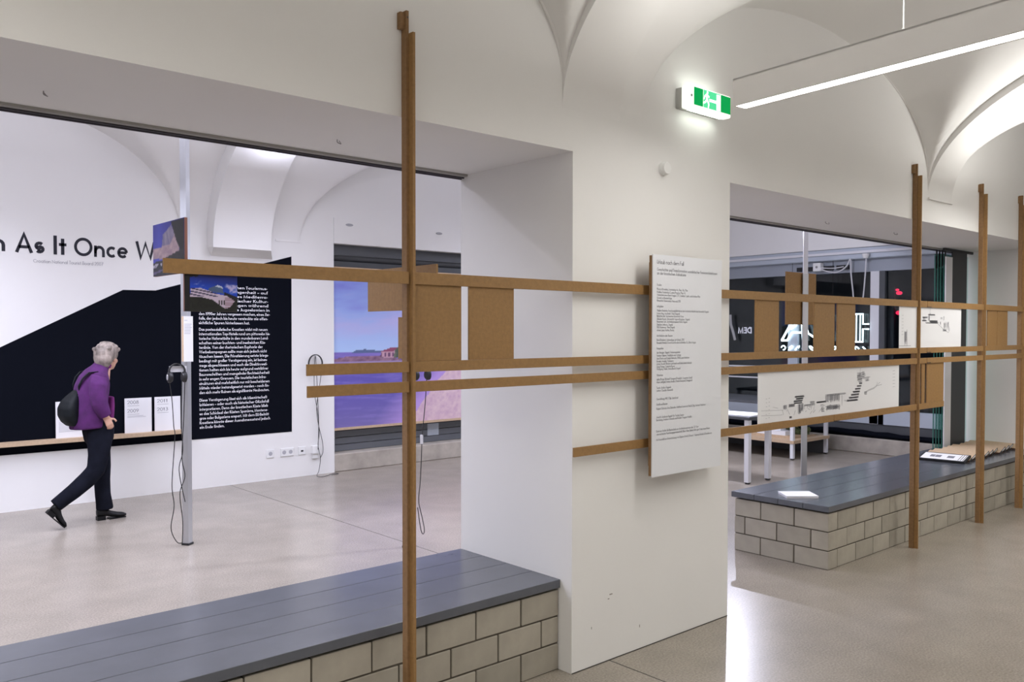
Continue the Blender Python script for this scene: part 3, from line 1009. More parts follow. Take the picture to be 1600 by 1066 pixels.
# ------------------------------------------------------------------ white credits board on the pillar
t = thing('text_board', (3.73, 2.83, 0.93), 'tall white board of printed credits mounted on the white pillar', 'sign')
bx('board', 3.431, 4.03, 2.800, 2.806, 0.930, 2.077, sign_white, t)
bx('backing', 3.434, 4.027, 2.806, 2.826, 0.935, 2.072, mdf_edge, t)
bx('batten', 3.47, 3.50, 2.826, 2.858, 0.98, 2.04, mdf_edge, t)
bx('batten', 3.95, 3.98, 2.826, 2.858, 0.98, 2.04, mdf_edge, t)
TX0 = 3.463
lines = [
    ('Urlaub nach dem Fall', TX0, 2.0297, 0.0215, 0.223),
    ('Geschichte und Transformation sozialistischer Ferienarchitekturen', TX0, 1.9939, 0.0160, 0.523),
    ('an der kroatischen Adriaküste', TX0, 1.9742, 0.0160, 0.243),
    ('Studien', TX0, 1.9164, 0.0115, 0.038),
    ('Plaza u Hrvatskoj, Architektur Nr., Plan, Wb., Plan', TX0, 1.8947, 0.0115, 0.258),
    ('Politika Turisticka Cveta, Prostor, Plan 14', TX0, 1.8793, 0.0115, 0.238),
    ('Videointerviews Boris Magas, CTV, Andrija Cvjetic und Andrea Plan', TX0, 1.8649, 0.0115, 0.368),
    ('Grund- zu Bautenfolge', TX0, 1.8497, 0.0115, 0.123),
    ('Filmarchiv Stanovanje, Haus und, RTB', TX0, 1.8353, 0.0115, 0.196),
    ('Leihgaben', TX0, 1.8061, 0.0115, 0.053),
    ('Vladimir Bedenko, Forschungsbibliothek an der Architekturfakultät der Universität Zagreb', TX0, 1.7844, 0.0115, 0.446),
    ('Ivana Nieg, Architekt Wien/Zagreb', TX0, 1.7693, 0.0115, 0.191),
    ('Bibliothek der Technischen Universität Graz', TX0, 1.7558, 0.0115, 0.223),
    ('Mikulas Knezic, Universität Agron-Kroatien, Zagreb', TX0, 1.7407, 0.0115, 0.278),
    ('Rosemarie Suhr, Architekturmuseum HAZU, Zagreb', TX0, 1.7269, 0.0115, 0.255),
    ('Stephan Jankovic, Zagreb', TX0, 1.7118, 0.0115, 0.132),
    ('DSU, Putarevac, Wien/Zagreb', TX0, 1.6980, 0.0115, 0.149),
    ('Anne Luisa Mathis, Rovinj', TX0, 1.6829, 0.0115, 0.142),
    ('Architekten oder Bauten', TX0, 1.6543, 0.0115, 0.130),
    ('Boris Pichelsnit, Adriaanlage Jet Urlaub, 2012', TX0, 1.6323, 0.0115, 0.230),
    ('Brussels: Hotels & Town Fund für die Architektur Co., Boris Magas', TX0, 1.6176, 0.0115, 0.332),
    ('Fotografien', TX0, 1.5887, 0.0115, 0.055),
    ('Jan Hinsager, Zagreb, Fotokomponisten', TX0, 1.5670, 0.0115, 0.196),
    ('Vedran Talijanic, Stadtplan aus Comisa', TX0, 1.5516, 0.0115, 0.201),
    ('Jozo Pento und Nadja Dalmatin, 1050, Luxe-Matrizen', TX0, 1.5368, 0.0115, 0.275),
    ('Kroisler Andelic Thalasson', TX0, 1.5220, 0.0115, 0.140),
    ('Antun Zavold, Filmisten und Inseln und Dalila Badri-Mahaula', TX0, 1.5085, 0.0115, 0.295),
    ('Gina Polster, Carlotta Rowe', TX0, 1.4938, 0.0115, 0.149),
    ('Wolfgang Thaler, Anna Besch, Engreil', TX0, 1.4816, 0.0115, 0.198),
    ('Vitamine', TX0, 1.4501, 0.0115, 0.053),
    ('Jelka Rivap, Richard Vangerd Friedrich, Susanne Jandl', TX0, 1.4284, 0.0115, 0.300),
    ('Alan Lehlgeli, Ivona Andric Dado Karasa II, Singprofi', TX0, 1.4140, 0.0115, 0.302),
    ('Tests: Anika Zagreb', TX0, 1.3844, 0.0115, 0.120),
    ('Lektor: Claudia Mariandic', TX0, 1.3703, 0.0115, 0.137),
    ('Gestaltung: H12 / Dip. Landcast', TX0, 1.3266, 0.0115, 0.181),
    ('Grafik und Bauten', TX0, 1.2990, 0.0115, 0.091),
    ('Kasper Ostman, Ana Dabados, Matthea Lorenzoni, Heid & Digi, Michael Mladosav', TX0, 1.2764, 0.0115, 0.423),
    ('Ansicht: Andreas Zagreb für Towing Space', TX0, 1.2324, 0.0115, 0.230),
    ('Beratung, Andrew Mitarak und Florian Wegner Haslkin', TX0, 1.2179, 0.0115, 0.300),
    ('Dank an: Archiv für Bautechnik am Architekturzentrum der TU Wien', TX0, 1.1598, 0.0115, 0.360),
    ('Österreichische Forschungsgemeinschaft, Büro Wien, Berlin, Köln, Igor Cola, Ivana Pelzer', TX0, 1.1440, 0.0115, 0.464),
    ('Mit freundlicher Unterstützung von Diplom Hotel & Resort, Valamar Hotels & Residences', TX0, 1.1158, 0.0115, 0.482),
]
text_mesh(lines, lambda u, v: (u, 2.7994, v), w=0.12).build('lettering', grey_ink, t)

# ------------------------------------------------------------------ exit sign, detector
t = thing('exit_sign', (3.95, 2.88, 2.89), 'lit green and white emergency exit sign on the wall above the pillar', 'exit sign')
bx('housing', 3.755, 4.165, 2.868, D, 2.892, 3.008, M('sign housing', (0.45, 0.45, 0.43), 0.5), t, 0.004)
bx('diffuser', 3.745, 4.175, 2.815, 2.868, 2.884, 3.012, exit_white, t, 0.006)
YS = 2.8146
lit_edge = M('lit edge', (0.9, 0.9, 0.9), 0.4, emit=((0.92, 1.0, 0.90), 11.0))
bx('light_edge', 3.80, 4.14, 2.845, 2.866, 3.012, 3.0128, lit_edge, t)
bx('light_edge', 3.80, 4.14, 2.845, 2.866, 2.8832, 2.884, lit_edge, t)
bx('green_field', 3.792, 3.882, YS - 0.0006, YS, 2.904, 3.004, exit_green, t)
bx('green_field', 4.066, 4.168, YS - 0.0006, YS, 2.904, 3.004, exit_green, t)
bx('pictogram_field', 3.887, 4.061, YS - 0.0006, YS, 2.904, 3.004, exit_mint, t)
mb = MB()
sp = lambda x, z: (x, YS - 0.0012, z)
mb.quad(sp(4.02, 2.906), sp(4.058, 2.906), sp(4.058, 2.998), sp(4.02, 2.998))        # door
mb.quad(sp(3.944, 2.944), sp(4.02, 2.944), sp(4.02, 2.960), sp(3.944, 2.960))        # arrow bar
for (a, b, wd) in (((3.918, 2.984), (3.922, 2.950), 0.018), ((3.922, 2.950), (3.940, 2.930), 0.013), ((3.940, 2.930), (3.934, 2.906), 0.011), ((3.920, 2.950), (3.902, 2.934), 0.012), ((3.902, 2.934), (3.886, 2.928), 0.010),
                   ((3.916, 2.980), (3.896, 2.966), 0.010), ((3.896, 2.966), (3.892, 2.950), 0.009), ((3.920, 2.980), (3.944, 2.968), 0.010)):
    tx, tz = b[0] - a[0], b[1] - a[1]
    l_ = sqrt(tx * tx + tz * tz)
    nx, nz = -tz / l_ * wd / 2, tx / l_ * wd / 2
    mb.quad(sp(a[0] + nx, a[1] + nz), sp(a[0] - nx, a[1] - nz), sp(b[0] - nx, b[1] - nz), sp(b[0] + nx, b[1] + nz))
n = len(mb.v)
mb.v += [sp(3.926 + 0.009 * cos(2 * pi * k / 12), 2.993 + 0.008 * sin(2 * pi * k / 12)) for k in range(12)]
mb.f.append(tuple(range(n, n + 12)))
mb.build('pictogram', exit_pict, t)
mb = MB()
mb.cyl((3.768, YS + 0.002, 2.952), (3.768, YS - 0.002, 2.952), 0.008, 0.008, 12)
mb.build('test_button', M('grey button', (0.4, 0.4, 0.4), 0.5), t)

t.scale = (0.895, 1.0, 0.95)
t.location.x = 3.928
t = thing('detector', (3.645, 2.90, 2.553), 'small round white detector on the wall below the exit sign', 'detector')
mb = MB()
mb.cyl((3.645, D, 2.553), (3.645, D - 0.018, 2.553), 0.036, 0.036, 28)
mb.build('base', plastic_white, t)
mb = MB()
mb.rings([[(3.645 + r * cos(2 * pi * j / 28), D - y, 2.553 + r * sin(2 * pi * j / 28)) for j in range(28)] for y, r in ((0.018, 0.0335), (0.030, 0.0335), (0.036, 0.030), (0.038, 0.012))])
mb.build('cap', plastic_white, t, True)


# ------------------------------------------------------------------ linear pendant lamp of the near hall and two unseen copies added for fill
def pendant(xe, ye, label, watts):
    t = thing('pendant_lamp', (xe - 0.12, ye - 1.5, 2.75), label, 'lamp', 'linear pendant lamps')
    dv = Vector((-0.082, -0.9966, 0)).normalized()
    sd = Vector((dv.y, -dv.x, 0)) * -1
    ln, wd, ht = 3.0, 0.095, 0.128
    c = Vector((xe, ye, 2.75)) + sd * (wd / 2)
    mid = c + dv * ln / 2
    mb = MB()
    hz = ht / 2
    zc = Vector((0, 0, 1))
    mb.obox(mid + zc * (ht - 0.004), sd, dv, zc, wd / 2, ln / 2, 0.004)
    for s in (-1, 1):
        mb.obox(mid + sd * (s * (wd / 2 - 0.006)) + zc * hz, sd, dv, zc, 0.006, ln / 2, hz)
        mb.obox(mid + dv * (s * (ln / 2 - 0.004)) + zc * hz, sd, dv, zc, wd / 2 - 0.012, 0.004, hz)
    mb.build('housing', M('lamp housing', (0.86, 0.845, 0.82), 0.5), t)
    MB().obox(mid + zc * 0.004, sd, dv, zc, wd / 2 - 0.013, ln / 2 - 0.01, 0.002).build('diffuser', diffuser_m, t)
    for s in (0.27, 0.77):
        p = c + dv * (ln * s)
        mb = MB()
        mb.cyl(p + zc * ht, p + zc * (ht + 0.02), 0.012, 0.006, 12)
        mb.cyl(p + zc * (ht + 0.02), (p.x, p.y, near_vault(p.x, p.y)), 0.0025, 0.0025, 8)
        mb.build('suspension', M('lamp cord', (0.55, 0.55, 0.54), 0.5), t)
    l = bpy.data.lights.new('lamp_light', 'AREA')
    l.shape = 'RECTANGLE'
    l.size, l.size_y = wd - 0.026, ln - 0.03
    l.energy = watts[0]
    l.color = WARM
    o = bpy.data.objects.new('lamp_light', l)
    COL.objects.link(o)
    o.location = mid - zc * 0.003
    o.rotation_euler = (0, 0, math.atan2(sd.y, sd.x))
    l2 = l.copy()
    l2.energy = watts[1]
    o2 = bpy.data.objects.new('lamp_uplight', l2)
    COL.objects.link(o2)
    o2.location = mid + zc * (ht + 0.003)
    o2.rotation_euler = (pi, 0, -math.atan2(sd.y, sd.x))
    return t


pendant(3.478, 2.36, 'long slim grey pendant lamp with white light strip hanging at top right', LAMPS[0])
pendant(7.55, 2.36, 'added grey pendant lamp beyond the right edge, unseen fill light for the hall', LAMPS[1])  # out of view, added to fill the right part of the hall with light
pendant(-0.55, 2.36, 'added grey pendant lamp behind the viewer, unseen fill light for the near hall', LAMPS[2])  # out of view, added as fill light from behind the camera

# ------------------------------------------------------------------ back wall: mural, lettering, shelf
mural = thing('wall_mural', (2.9, YB, 0.53), 'large black angular mountain shape on the white back wall', 'mural')
MY = YB - 0.004
pts = [(-2.2, 0.535), (4.568, 0.53), (4.573, 2.536), (3.057, 2.099), (2.739, 2.095), (1.658, 1.531), (0.2, 0.95), (-2.2, 0.70)]
mb = MB()
mb.v = [(x, MY, z) for x, z in pts] + [(x, YB, z) for x, z in pts]
k = len(pts)
mb.f = [tuple(range(k))] + [(i, i + k, (i + 1) % k + k, (i + 1) % k) for i in range(k)]
mb.build('black_shape', black, mural)
SH = 0.0482
P1 = ['Inseln der kroatischen Tourismus-', 'Küste der Vergangenheit – auf', 'der Erhebung des Mediterra-', 'nen kosmopolitischer Kultur-', 'und Verhandlungen während',
      'des Bundesstaates Jugoslawien in', 'den 1990er Jahren vergessen machen, eines Zer-', 'falls, der jedoch bis heute versteckte wie offen-', 'sichtliche Spuren hinterlassen hat.']
WD1 = [0.775, 0.78, 0.78, 0.785, 0.785, 0.80, 0.805, 0.78, 0.565]
P2 = ['Das postsozialistische Kroatien wirbt mit neuen', 'internationalen Top-Hotels rund um pittoreske his-', 'torische Hafenstädte in den wunderbaren Land-', 'schaften seiner buchten- und inselreichen Küs-',
      'tenlinie. Von der rhetorischen Euphorie der', 'Werbekampagnen sollte man sich jedoch nicht', 'täuschen lassen. Die Privatisierung setzte kriegs-', 'bedingt mit großer Verzögerung ein, ist keines-',
      'wegs abgeschlossen und auch die Direktinvesti-', 'tionen halten sich bis heute aufgrund restriktiver', 'Bauvorschriften und mangelnder Rechtssicherheit', 'in sehr engen Grenzen. Die touristischen Infra-',
      'strukturen sind mehrheitlich nur mit bescheidenen', 'Mitteln wieder instandgesetzt worden – noch fin-', 'den sich mehr Ruinen als signifikante Neubauten.']
WD2 = [0.775, 0.805, 0.785, 0.75, 0.715, 0.765, 0.785, 0.77, 0.77, 0.78, 0.795, 0.755, 0.795, 0.79, 0.79]
P3 = ['Diese Verzögerung lässt sich als Misswirtschaft', 'kritisieren – oder auch als historischer Glücksfall', 'interpretieren. Denn der kroatischen Küste blieb', 'so das Schicksal der Küsten Spaniens, Montene-',
      'gros oder Bulgariens erspart. Mit dem EU-Beitritt', 'Kroatiens könnte dieser Ausnahmezustand jedoch', 'ein Ende finden.']
WD3 = [0.765, 0.785, 0.775, 0.775, 0.785, 0.80, 0.27]
items = []
for P_, W_, z in ((P1, WD1, 2.142), (P2, WD2, 1.686), (P3, WD3, 0.930)):
    for i, (s, wd) in enumerate(zip(P_, W_)):
        items.append((s, 3.502, z - i * SH, 0.0315, wd))
text_mesh(items, lambda u, v: (u, MY - 0.0006, v), w=0.165).build('white_lettering', white_print, mural)

t = thing('wall_lettering', (2.0, YB, 2.4), 'large dark lettering across the white back wall above the black mural', 'lettering')
hl = [('Mediterranean', 0.22, 2.416, 0.18, 1.49), ('As', 1.788, 2.414, 0.18, 0.243), ('It', 2.113, 2.412, 0.18, 0.113), ('Once', 2.293, 2.41, 0.18, 0.497), ('Was', 2.862, 2.41, 0.18, 0.41)]
text_mesh(hl, lambda u, v: (u, YB - 0.002, v), w=0.155).build('headline', ink, t)
text_mesh([('Croatian National Tourist Board 2007', 1.94, 2.326, 0.033, 0.615)], lambda u, v: (u, YB - 0.002, v), w=0.10).build('subline', mid_ink, t)

sh = thing('wall_shelf', (1.0, YB - 0.06, 0.61), 'long pale fibreboard shelf along the bottom of the black mural', 'shelf')
bx('shelf_board', -2.0, 3.36, YB - 0.115, MY, 0.617, 0.655, mdf_light, sh)
bx('support', -2.0, 3.36, YB - 0.05, MY, 0.565, 0.617, black, sh)
CARDS = ((2.108, (('2003', 0.93), ('2006', 0.845)), 'white year card on the shelf left behind the walking person'),
         (2.735, (('2008', 0.946), ('2009', 0.860)), 'white year card headed 2008 on the shelf right of the walking person'),
         (3.027, (('2011', 0.946), ('2013', 0.860)), 'white year card headed 2011 on the shelf beside the aluminium pole'))
for x, yrs, lab in CARDS:
    t = thing('year_card', (x + 0.13, YB - 0.03, 0.655), lab, 'card', 'year cards on the shelf')
    bx('card', x, x + 0.262, YB - 0.034, YB - 0.026, 0.655, 1.005, paper, t)
    yy = YB - 0.0346
    text_mesh([(s, x + 0.024, z, 0.036, 0.11) for s, z in yrs], lambda u, v: (u, yy, v), w=0.11).build('year', grey_ink, t)
    rows = []
    for s, z in yrs:
        rows.append([(x + 0.026, z - 0.017), (x + 0.14, z - 0.017)])
    z = yrs[1][1] - 0.034
    nrow = 9 if x < 2.5 else (2 if x < 3 else 0)
    for k in range(nrow):
        rows.append([(x + 0.026, z - 0.012 * k), (x + random.uniform(0.15, 0.235), z - 0.012 * k)])
    strokes_mesh(rows, lambda u, v: (u, yy, v), 0.0035).build('small_print', mid_ink, t)

# sockets on the back wall
SOCK = ((4.256, 4.346, 1, 'white single wall socket at the far left of the low socket row'), (4.426, 4.590, 2, 'white double wall socket in the low socket row'),
        (4.647, 4.737, 3, 'white data outlet in the low socket row'), (4.808, 4.906, 4, 'white surface mounted box at the right end of the socket row'))
for x0, x1, n, lab in SOCK:
    t = thing('wall_socket', ((x0 + x1) / 2, YB, 0.25), lab, 'socket', 'low sockets on the back wall')
    dep = 0.012 if n != 4 else 0.05
    bx('plate', x0, x1, YB - dep, YB, 0.253, 0.346, plastic_white, t, 0.003)
    g = M('socket recess', (0.42, 0.42, 0.45), 0.5)
    if n in (1, 2):
        for k in range(n):
            cx = (x0 + x1) / 2 if n == 1 else x0 + 0.042 + 0.08 * k
            mb = MB()
            mb.cyl((cx, YB - dep, 0.30), (cx, YB - dep - 0.0015, 0.30), 0.023, 0.023, 18)
            mb.build('outlet', g, t)
    if n == 3:
        bx('port', x0 + 0.03, x1 - 0.03, YB - dep - 0.001, YB - dep, 0.288, 0.306, rubber, t)
    if n == 4:
        bx('lower_cover', x0 + 0.012, x1 - 0.012, YB - 0.03, YB, 0.195, 0.253, plastic_white, t, 0.003)

# ------------------------------------------------------------------ window niche with beach banner in the back wall
wn = struct('window_1', (6.7, YB + 0.2, 0))
bx('sill', 5.12, 8.3, YB - 0.0, YB + 0.38, 0.0, 0.212, concrete, wn, 0.008)
bx('shutter_box', 5.12, 8.3, YB + 0.10, YB + 0.38, 2.60, 2.727, dark_grey, wn)
mb = MB()
mb.rings([[(x, YB + 0.20 + 0.075 * cos(2 * pi * j / 18), 2.60 + 0.075 * sin(2 * pi * j / 18)) for j in range(18)] for x in (5.12, 8.3)])
mb.build('roller_tube', dark_grey, wn, True)
bx('slat', 5.12, 8.3, YB + 0.14, YB + 0.16, 2.455, 2.53, dark_grey, wn, 0.002)
for k in range(4):
    bx('slat', 5.12, 8.3, YB + 0.20, YB + 0.225, 0.215 + k * 0.085, 0.294 + k * 0.085, M('window frame', (0.17, 0.18, 0.20), 0.5, 0.3), wn, 0.003)
bx('frame_stile', 6.62, 6.80, YB + 0.19, YB + 0.23, 0.30, 0.46, steel_blue, wn)
bx('pane', 5.12, 8.3, YB + 0.30, YB + 0.31, 0.5, 2.6, win_glass, wn)

bn = thing('beach_banner', (6.7, YB + 0.06, 0.49), 'huge printed photo of a beach and violet sea hung in the window niche', 'banner')
bx('top_batten', 5.125, 8.28, YB + 0.045, YB + 0.075, 2.425, 2.455, mdf_light, bn)
bx('bottom_batten', 5.125, 8.28, YB + 0.045, YB + 0.075, 0.49, 0.52, mdf_light, bn)
bx('cloth', 5.125, 8.28, YB + 0.058, YB + 0.062, 0.52, 2.425, paper, bn)


def beach(u, v):
    x = 5.125 + u * 3.155
    z = 0.52 + v * 1.905
    if z > 1.43:      # sky
        t_ = (z - 1.43) / 1.0
        c = mixc((0.68, 0.78, 0.94), (0.52, 0.58, 0.88), t_)
        cl = fbm(x * 1.1 + z, z * 5.5 - x * 0.6, 20)
        c = mixc(c, (0.78, 0.70, 0.88), (cl - 0.42) * 3.0 * min(1, t_ * 1.6))
        c = mixc(c, (0.46, 0.45, 0.82), (0.42 - cl) * 2.5 * t_)
    else:
        t_ = (1.43 - z) / 0.9
        c = mixc((0.50, 0.43, 0.74), (0.38, 0.34, 0.68), min(1, t_ * 3))
        c = mixc(c, (0.46, 0.42, 0.66), (t_ - 0.45) * 1.8)
        rip = fbm(x * 3, z * 38 + x * 2, 30)
        c = mixc(c, (0.58, 0.52, 0.80), (rip - 0.45) * 1.4)
        # beach on the right
        sx = 6.08 + (z - 0.55) * 0.95 + 0.06 * vnoise(z * 8, 0, 3)
        if z < 1.22 and x > sx - 0.45:
            c = mixc(c, (0.70, 0.58, 0.84), (x - sx + 0.45) / 0.5)
        if z < 1.22 and x > sx + 0.12:
            c = mixc((0.76, 0.62, 0.72), (0.86, 0.76, 0.78), fbm(x * 26, z * 26, 41) * 1.4 - 0.1)
        if 1.20 < z < 1.30 and x > 6.05:
            c = (0.17, 0.15, 0.24)
    # far headland
    if in_poly(x, z, [(5.38, 1.415), (5.45, 1.45), (5.58, 1.462), (5.74, 1.445), (5.92, 1.42), (5.92, 1.41)]):
        c = (0.34, 0.40, 0.56)
    if in_poly(x, z, [(5.12, 1.345), (5.30, 1.372), (5.75, 1.378), (5.98, 1.36), (6.10, 1.33), (6.2, 1.29), (5.12, 1.30)]):
        c = mixc((0.36, 0.24, 0.36), (0.62, 0.48, 0.56), fbm(x * 18, z * 40, 50) * 1.3)
    if in_poly(x, z, [(5.12, 1.312), (6.1, 1.318), (6.2, 1.29), (5.12, 1.296)]):
        c = (0.60, 0.53, 0.70)
    # bathing house with red roof
    if in_poly(x, z, [(5.80, 1.36), (5.82, 1.435), (6.10, 1.44), (6.10, 1.35)]):
        c = (0.76, 0.60, 0.66)
        if 1.365 < z < 1.42 and ((x - 5.80) * 17 % 1.0) < 0.5:
            c = (0.42, 0.28, 0.42)
    if in_poly(x, z, [(5.78, 1.425), (5.95, 1.475), (6.12, 1.480), (6.14, 1.44)]):
        c = (0.56, 0.28, 0.40)
    # wooded slope
    if in_poly(x, z, [(6.0, 1.36), (6.02, 1.45), (6.12, 1.52), (6.3, 1.62), (6.6, 1.68), (7.2, 1.76), (8.3, 1.8), (8.3, 1.24), (6.3, 1.29)]):
        c = mixc((0.16, 0.22, 0.20), (0.44, 0.46, 0.40), fbm(x * 11, z * 14, 60) * 1.4)
    return c


painted('print', bn, 250, 150, lambda u, v: (5.125 + u * 3.155, YB + 0.0572, 0.52 + v * 1.905), beach)


# ------------------------------------------------------------------ floor to ceiling poles
def pole(x, y, w, label, zsleeve=None, ang=0.62, group='tension poles of the back room'):
    t = thing('tension_pole', (x, y, 0), label, 'pole', group)
    zt = min(back_vault(x + a_, y + b_) for a_ in (-0.06, 0, 0.06) for b_ in (-0.06, 0, 0.06)) - 0.004
    a = Vector((cos(ang), sin(ang), 0))
    b = Vector((-sin(ang), cos(ang), 0))
    zc = Vector((0, 0, 1))
    c = Vector((x, y, 0))
    MB().obox(c + zc * 0.008, a, b, zc, w * 0.62, w * 0.62, 0.008).build('foot', rubber, t)
    if zsleeve:
        MB().obox(c + zc * (0.016 + (zsleeve - 0.016) / 2), a, b, zc, w / 2, w / 2, (zsleeve - 0.016) / 2).build('outer_tube', alu, t)
        MB().obox(c + zc * (zsleeve + (zt - zsleeve) / 2), a, b, zc, w * 0.40, w * 0.40, (zt - zsleeve) / 2).build('inner_tube', white_metal, t)
    else:
        MB().obox(c + zc * (0.016 + (zt - 0.016) / 2), a, b, zc, w / 2, w / 2, (zt - 0.016) / 2).build('tube', alu, t)
    return t, a, b


p1, pa, pb = pole(2.507, 6.704, 0.052, 'aluminium floor to ceiling pole in front of the black mural')
MB().box(2.36, 2.49, 6.655, 6.662, 1.365, 1.412).build('hook_plate', white_metal, p1)
p2, _, _ = pole(3.765, 5.50, 0.05, 'aluminium pole mostly hidden behind the tall left fibreboard post')
p3, _, _ = pole(7.385, 4.20, 0.050, 'white pole with thicker lower sleeve in the right opening', 2.225)

t = thing('caption_board', (2.50, 6.64, 1.445), 'small white caption board fixed upright to the left aluminium pole', 'caption board')
bx('board', 2.458, 2.528, 6.618, 6.664, 1.446, 1.796, mdf_light, t)
bx('paper_face', 2.457, 2.529, 6.6165, 6.618, 1.445, 1.797, paper, t)
strokes_mesh([[(2.463, 1.765 - 0.001 * 0), (2.486, 1.765)]] + [[(2.463, 1.735 - 0.012 * k), (2.463 + random.uniform(0.04, 0.058), 1.735 - 0.012 * k)] for k in range(7)],
             lambda u, v: (u, 6.616, v), 0.003).build('small_print', mid_ink, t)

t = thing('picture_board', (7.37, 4.24, 1.75), 'large dark brown panel fixed behind the white pole in the right opening', 'panel')
bx('board', 7.098, 7.632, 4.228, 4.240, 1.748, 2.236, mdf, t, 0.001)
bx('print_sheet', 7.102, 7.628, 4.240, 4.2406, 1.752, 2.232, paper, t)


# ------------------------------------------------------------------ headphones with cables
def headphones(c, rw, rh, label, cable_paths, ang=0.0, hang=0.0):
    c = Vector(c)
    t = thing('headphones', c, label, 'headphones', 'headphones on hooks')
    ax = Vector((cos(ang), sin(ang), 0))
    zc = Vector((0, 0, 1))
    n = Vector((-sin(ang), cos(ang), 0))
    arcp = [c + ax * (rw * cos(pi * k / 20)) + zc * (rh * sin(pi * k / 20)) for k in range(-2, 23)]
    mb = MB()
    rs = []
    for i, p in enumerate(arcp):
        tg = (arcp[min(i + 1, len(arcp) - 1)] - arcp[max(i - 1, 0)]).normalized()
        o_ = tg.cross(n)
        rs.append([p + o_ * a + n * b for a, b in ((-0.004, -0.012), (0.004, -0.012), (0.004, 0.012), (-0.004, 0.012))])
    mb.rings(rs).build('headband', rubber, t)
    for s in (-1, 1):
        e = c + ax * (s * rw) - zc * 0.045
        mb = MB()
        mb.rings([[e + ax * (s * d - s * 0.012) + n * (r * cos(2 * pi * j / 16)) + zc * (1.25 * r * sin(2 * pi * j / 16)) for j in range(16)] for d, r in ((-0.012, 0.026), (0.0, 0.034), (0.018, 0.034), (0.026, 0.022))])
        ec = mb.build('ear_cup', rubber, t, True)
        mb = MB()
        mb.rings([[e + ax * (s * d - s * 0.012) + n * (r * cos(2 * pi * j / 16)) + zc * (1.25 * r * sin(2 * pi * j / 16)) for j in range(16)] for d, r in ((0.026, 0.018), (0.028, 0.016))])
        mb.build('cup_cap', M('silver cap', (0.6, 0.6, 0.62), 0.35, 0.6), ec)
    for p in cable_paths:
        mb = MB()
        mb.tube(smooth_path(p), 0.0035, 5)
        mb.build('cable', rubber, t, True)
    return t


headphones((2.412, 6.64, 1.372), 0.06, 0.058, 'black headphones on the hook of the left aluminium pole, cables to the floor',
           [[(2.352, 6.64, 1.30), (2.372, 6.64, 1.15), (2.385, 6.645, 0.95), (2.395, 6.65, 0.86), (2.37, 6.65, 0.5), (2.385, 6.65, 0.33), (2.36, 6.65, 0.16), (2.40, 6.64, 0.05), (2.45, 6.66, 0.03)],
            [(2.472, 6.64, 1.30), (2.46, 6.64, 1.0), (2.448, 6.65, 0.7), (2.47, 6.65, 0.55), (2.43, 6.65, 0.42), (2.45, 6.65, 0.2), (2.445, 6.65, 0.03)],
            [(2.448, 6.64, 1.33), (2.442, 6.64, 0.95), (2.455, 6.65, 0.75), (2.425, 6.65, 0.6), (2.47, 6.65, 0.35)]])
headphones((4.842, YB - 0.06, 1.30), 0.088, 0.11, 'black headphones hung on the white back wall with trailing cable',
           [[(4.842, YB - 0.05, 1.40), (4.83, YB - 0.05, 1.2), (4.835, YB - 0.05, 0.95), (4.87, YB - 0.05, 0.75), (4.89, YB - 0.05, 0.5), (4.87, YB - 0.06, 0.35), (4.90, YB - 0.06, 0.2), (4.87, YB - 0.08, 0.06), (4.80, YB - 0.16, 0.012), (4.86, YB - 0.22, 0.008), (5.05, YB - 0.10, 0.008), (5.08, YB - 0.16, 0.008), (4.98, YB - 0.18, 0.008)],
            [(4.93, YB - 0.05, 1.26), (4.90, YB - 0.05, 1.05), (4.86, YB - 0.05, 0.8), (4.88, YB - 0.05, 0.6), (4.93, YB - 0.05, 0.4), (4.94, YB - 0.05, 0.27), (4.90, YB - 0.06, 0.2)],
            [(4.85, YB - 0.05, 1.39), (4.87, YB - 0.05, 1.0), (4.885, YB - 0.05, 0.6), (4.875, YB - 0.05, 0.3)]])
headphones((3.885, 5.47, 1.385), 0.062, 0.05, 'black headphones on the pole behind the tall left post',
           [[(3.93, 5.47, 1.30), (3.915, 5.47, 1.1), (3.888, 5.47, 0.87), (3.88, 5.47, 0.7), (3.868, 5.47, 0.5), (3.86, 5.48, 0.35), (3.885, 5.47, 0.22), (3.90, 5.46, 0.12), (3.885, 5.46, 0.09), (3.87, 5.47, 0.14), (3.85, 5.48, 0.3)]])
mb = MB()
mb.box(3.872, 3.888, 5.458, 5.478, 0.80, 0.87)
o = mb.build('cable_clip', white_metal, None)
tag(o, 'small white volume control on the cable behind the tall left post', 'clip')
MB().box(3.79, 3.90, 5.466, 5.474, 1.42, 1.44).build('hook_plate', white_metal, p2)
MB().box(4.835, 4.85, YB - 0.07, YB, 1.395, 1.405).build('hook', alu, bpy.data.objects['headphones.001'])

# ------------------------------------------------------------------ things lying on the right bench
BZ = 0.453
t = thing('booklet', (5.81, 3.35, BZ), 'white booklet lying on the near left corner of the right bench', 'booklet')
c = Vector((5.815, 3.352, 0))
a = Vector((0.76, -0.65, 0)).normalized()
b = Vector((0.84, 0.54, 0)).normalized()
b = (b - a * b.dot(a)).normalized()
MB().obox(c + Vector((0, 0, BZ + 0.007)), a, b, Vector((0, 0, 1)), 0.118, 0.098, 0.007).build('pages', paper, t)
MB().obox(c + Vector((0, 0, BZ + 0.0148)), a, b, Vector((0, 0, 1)), 0.120, 0.100, 0.0008).build('cover', paper, t)

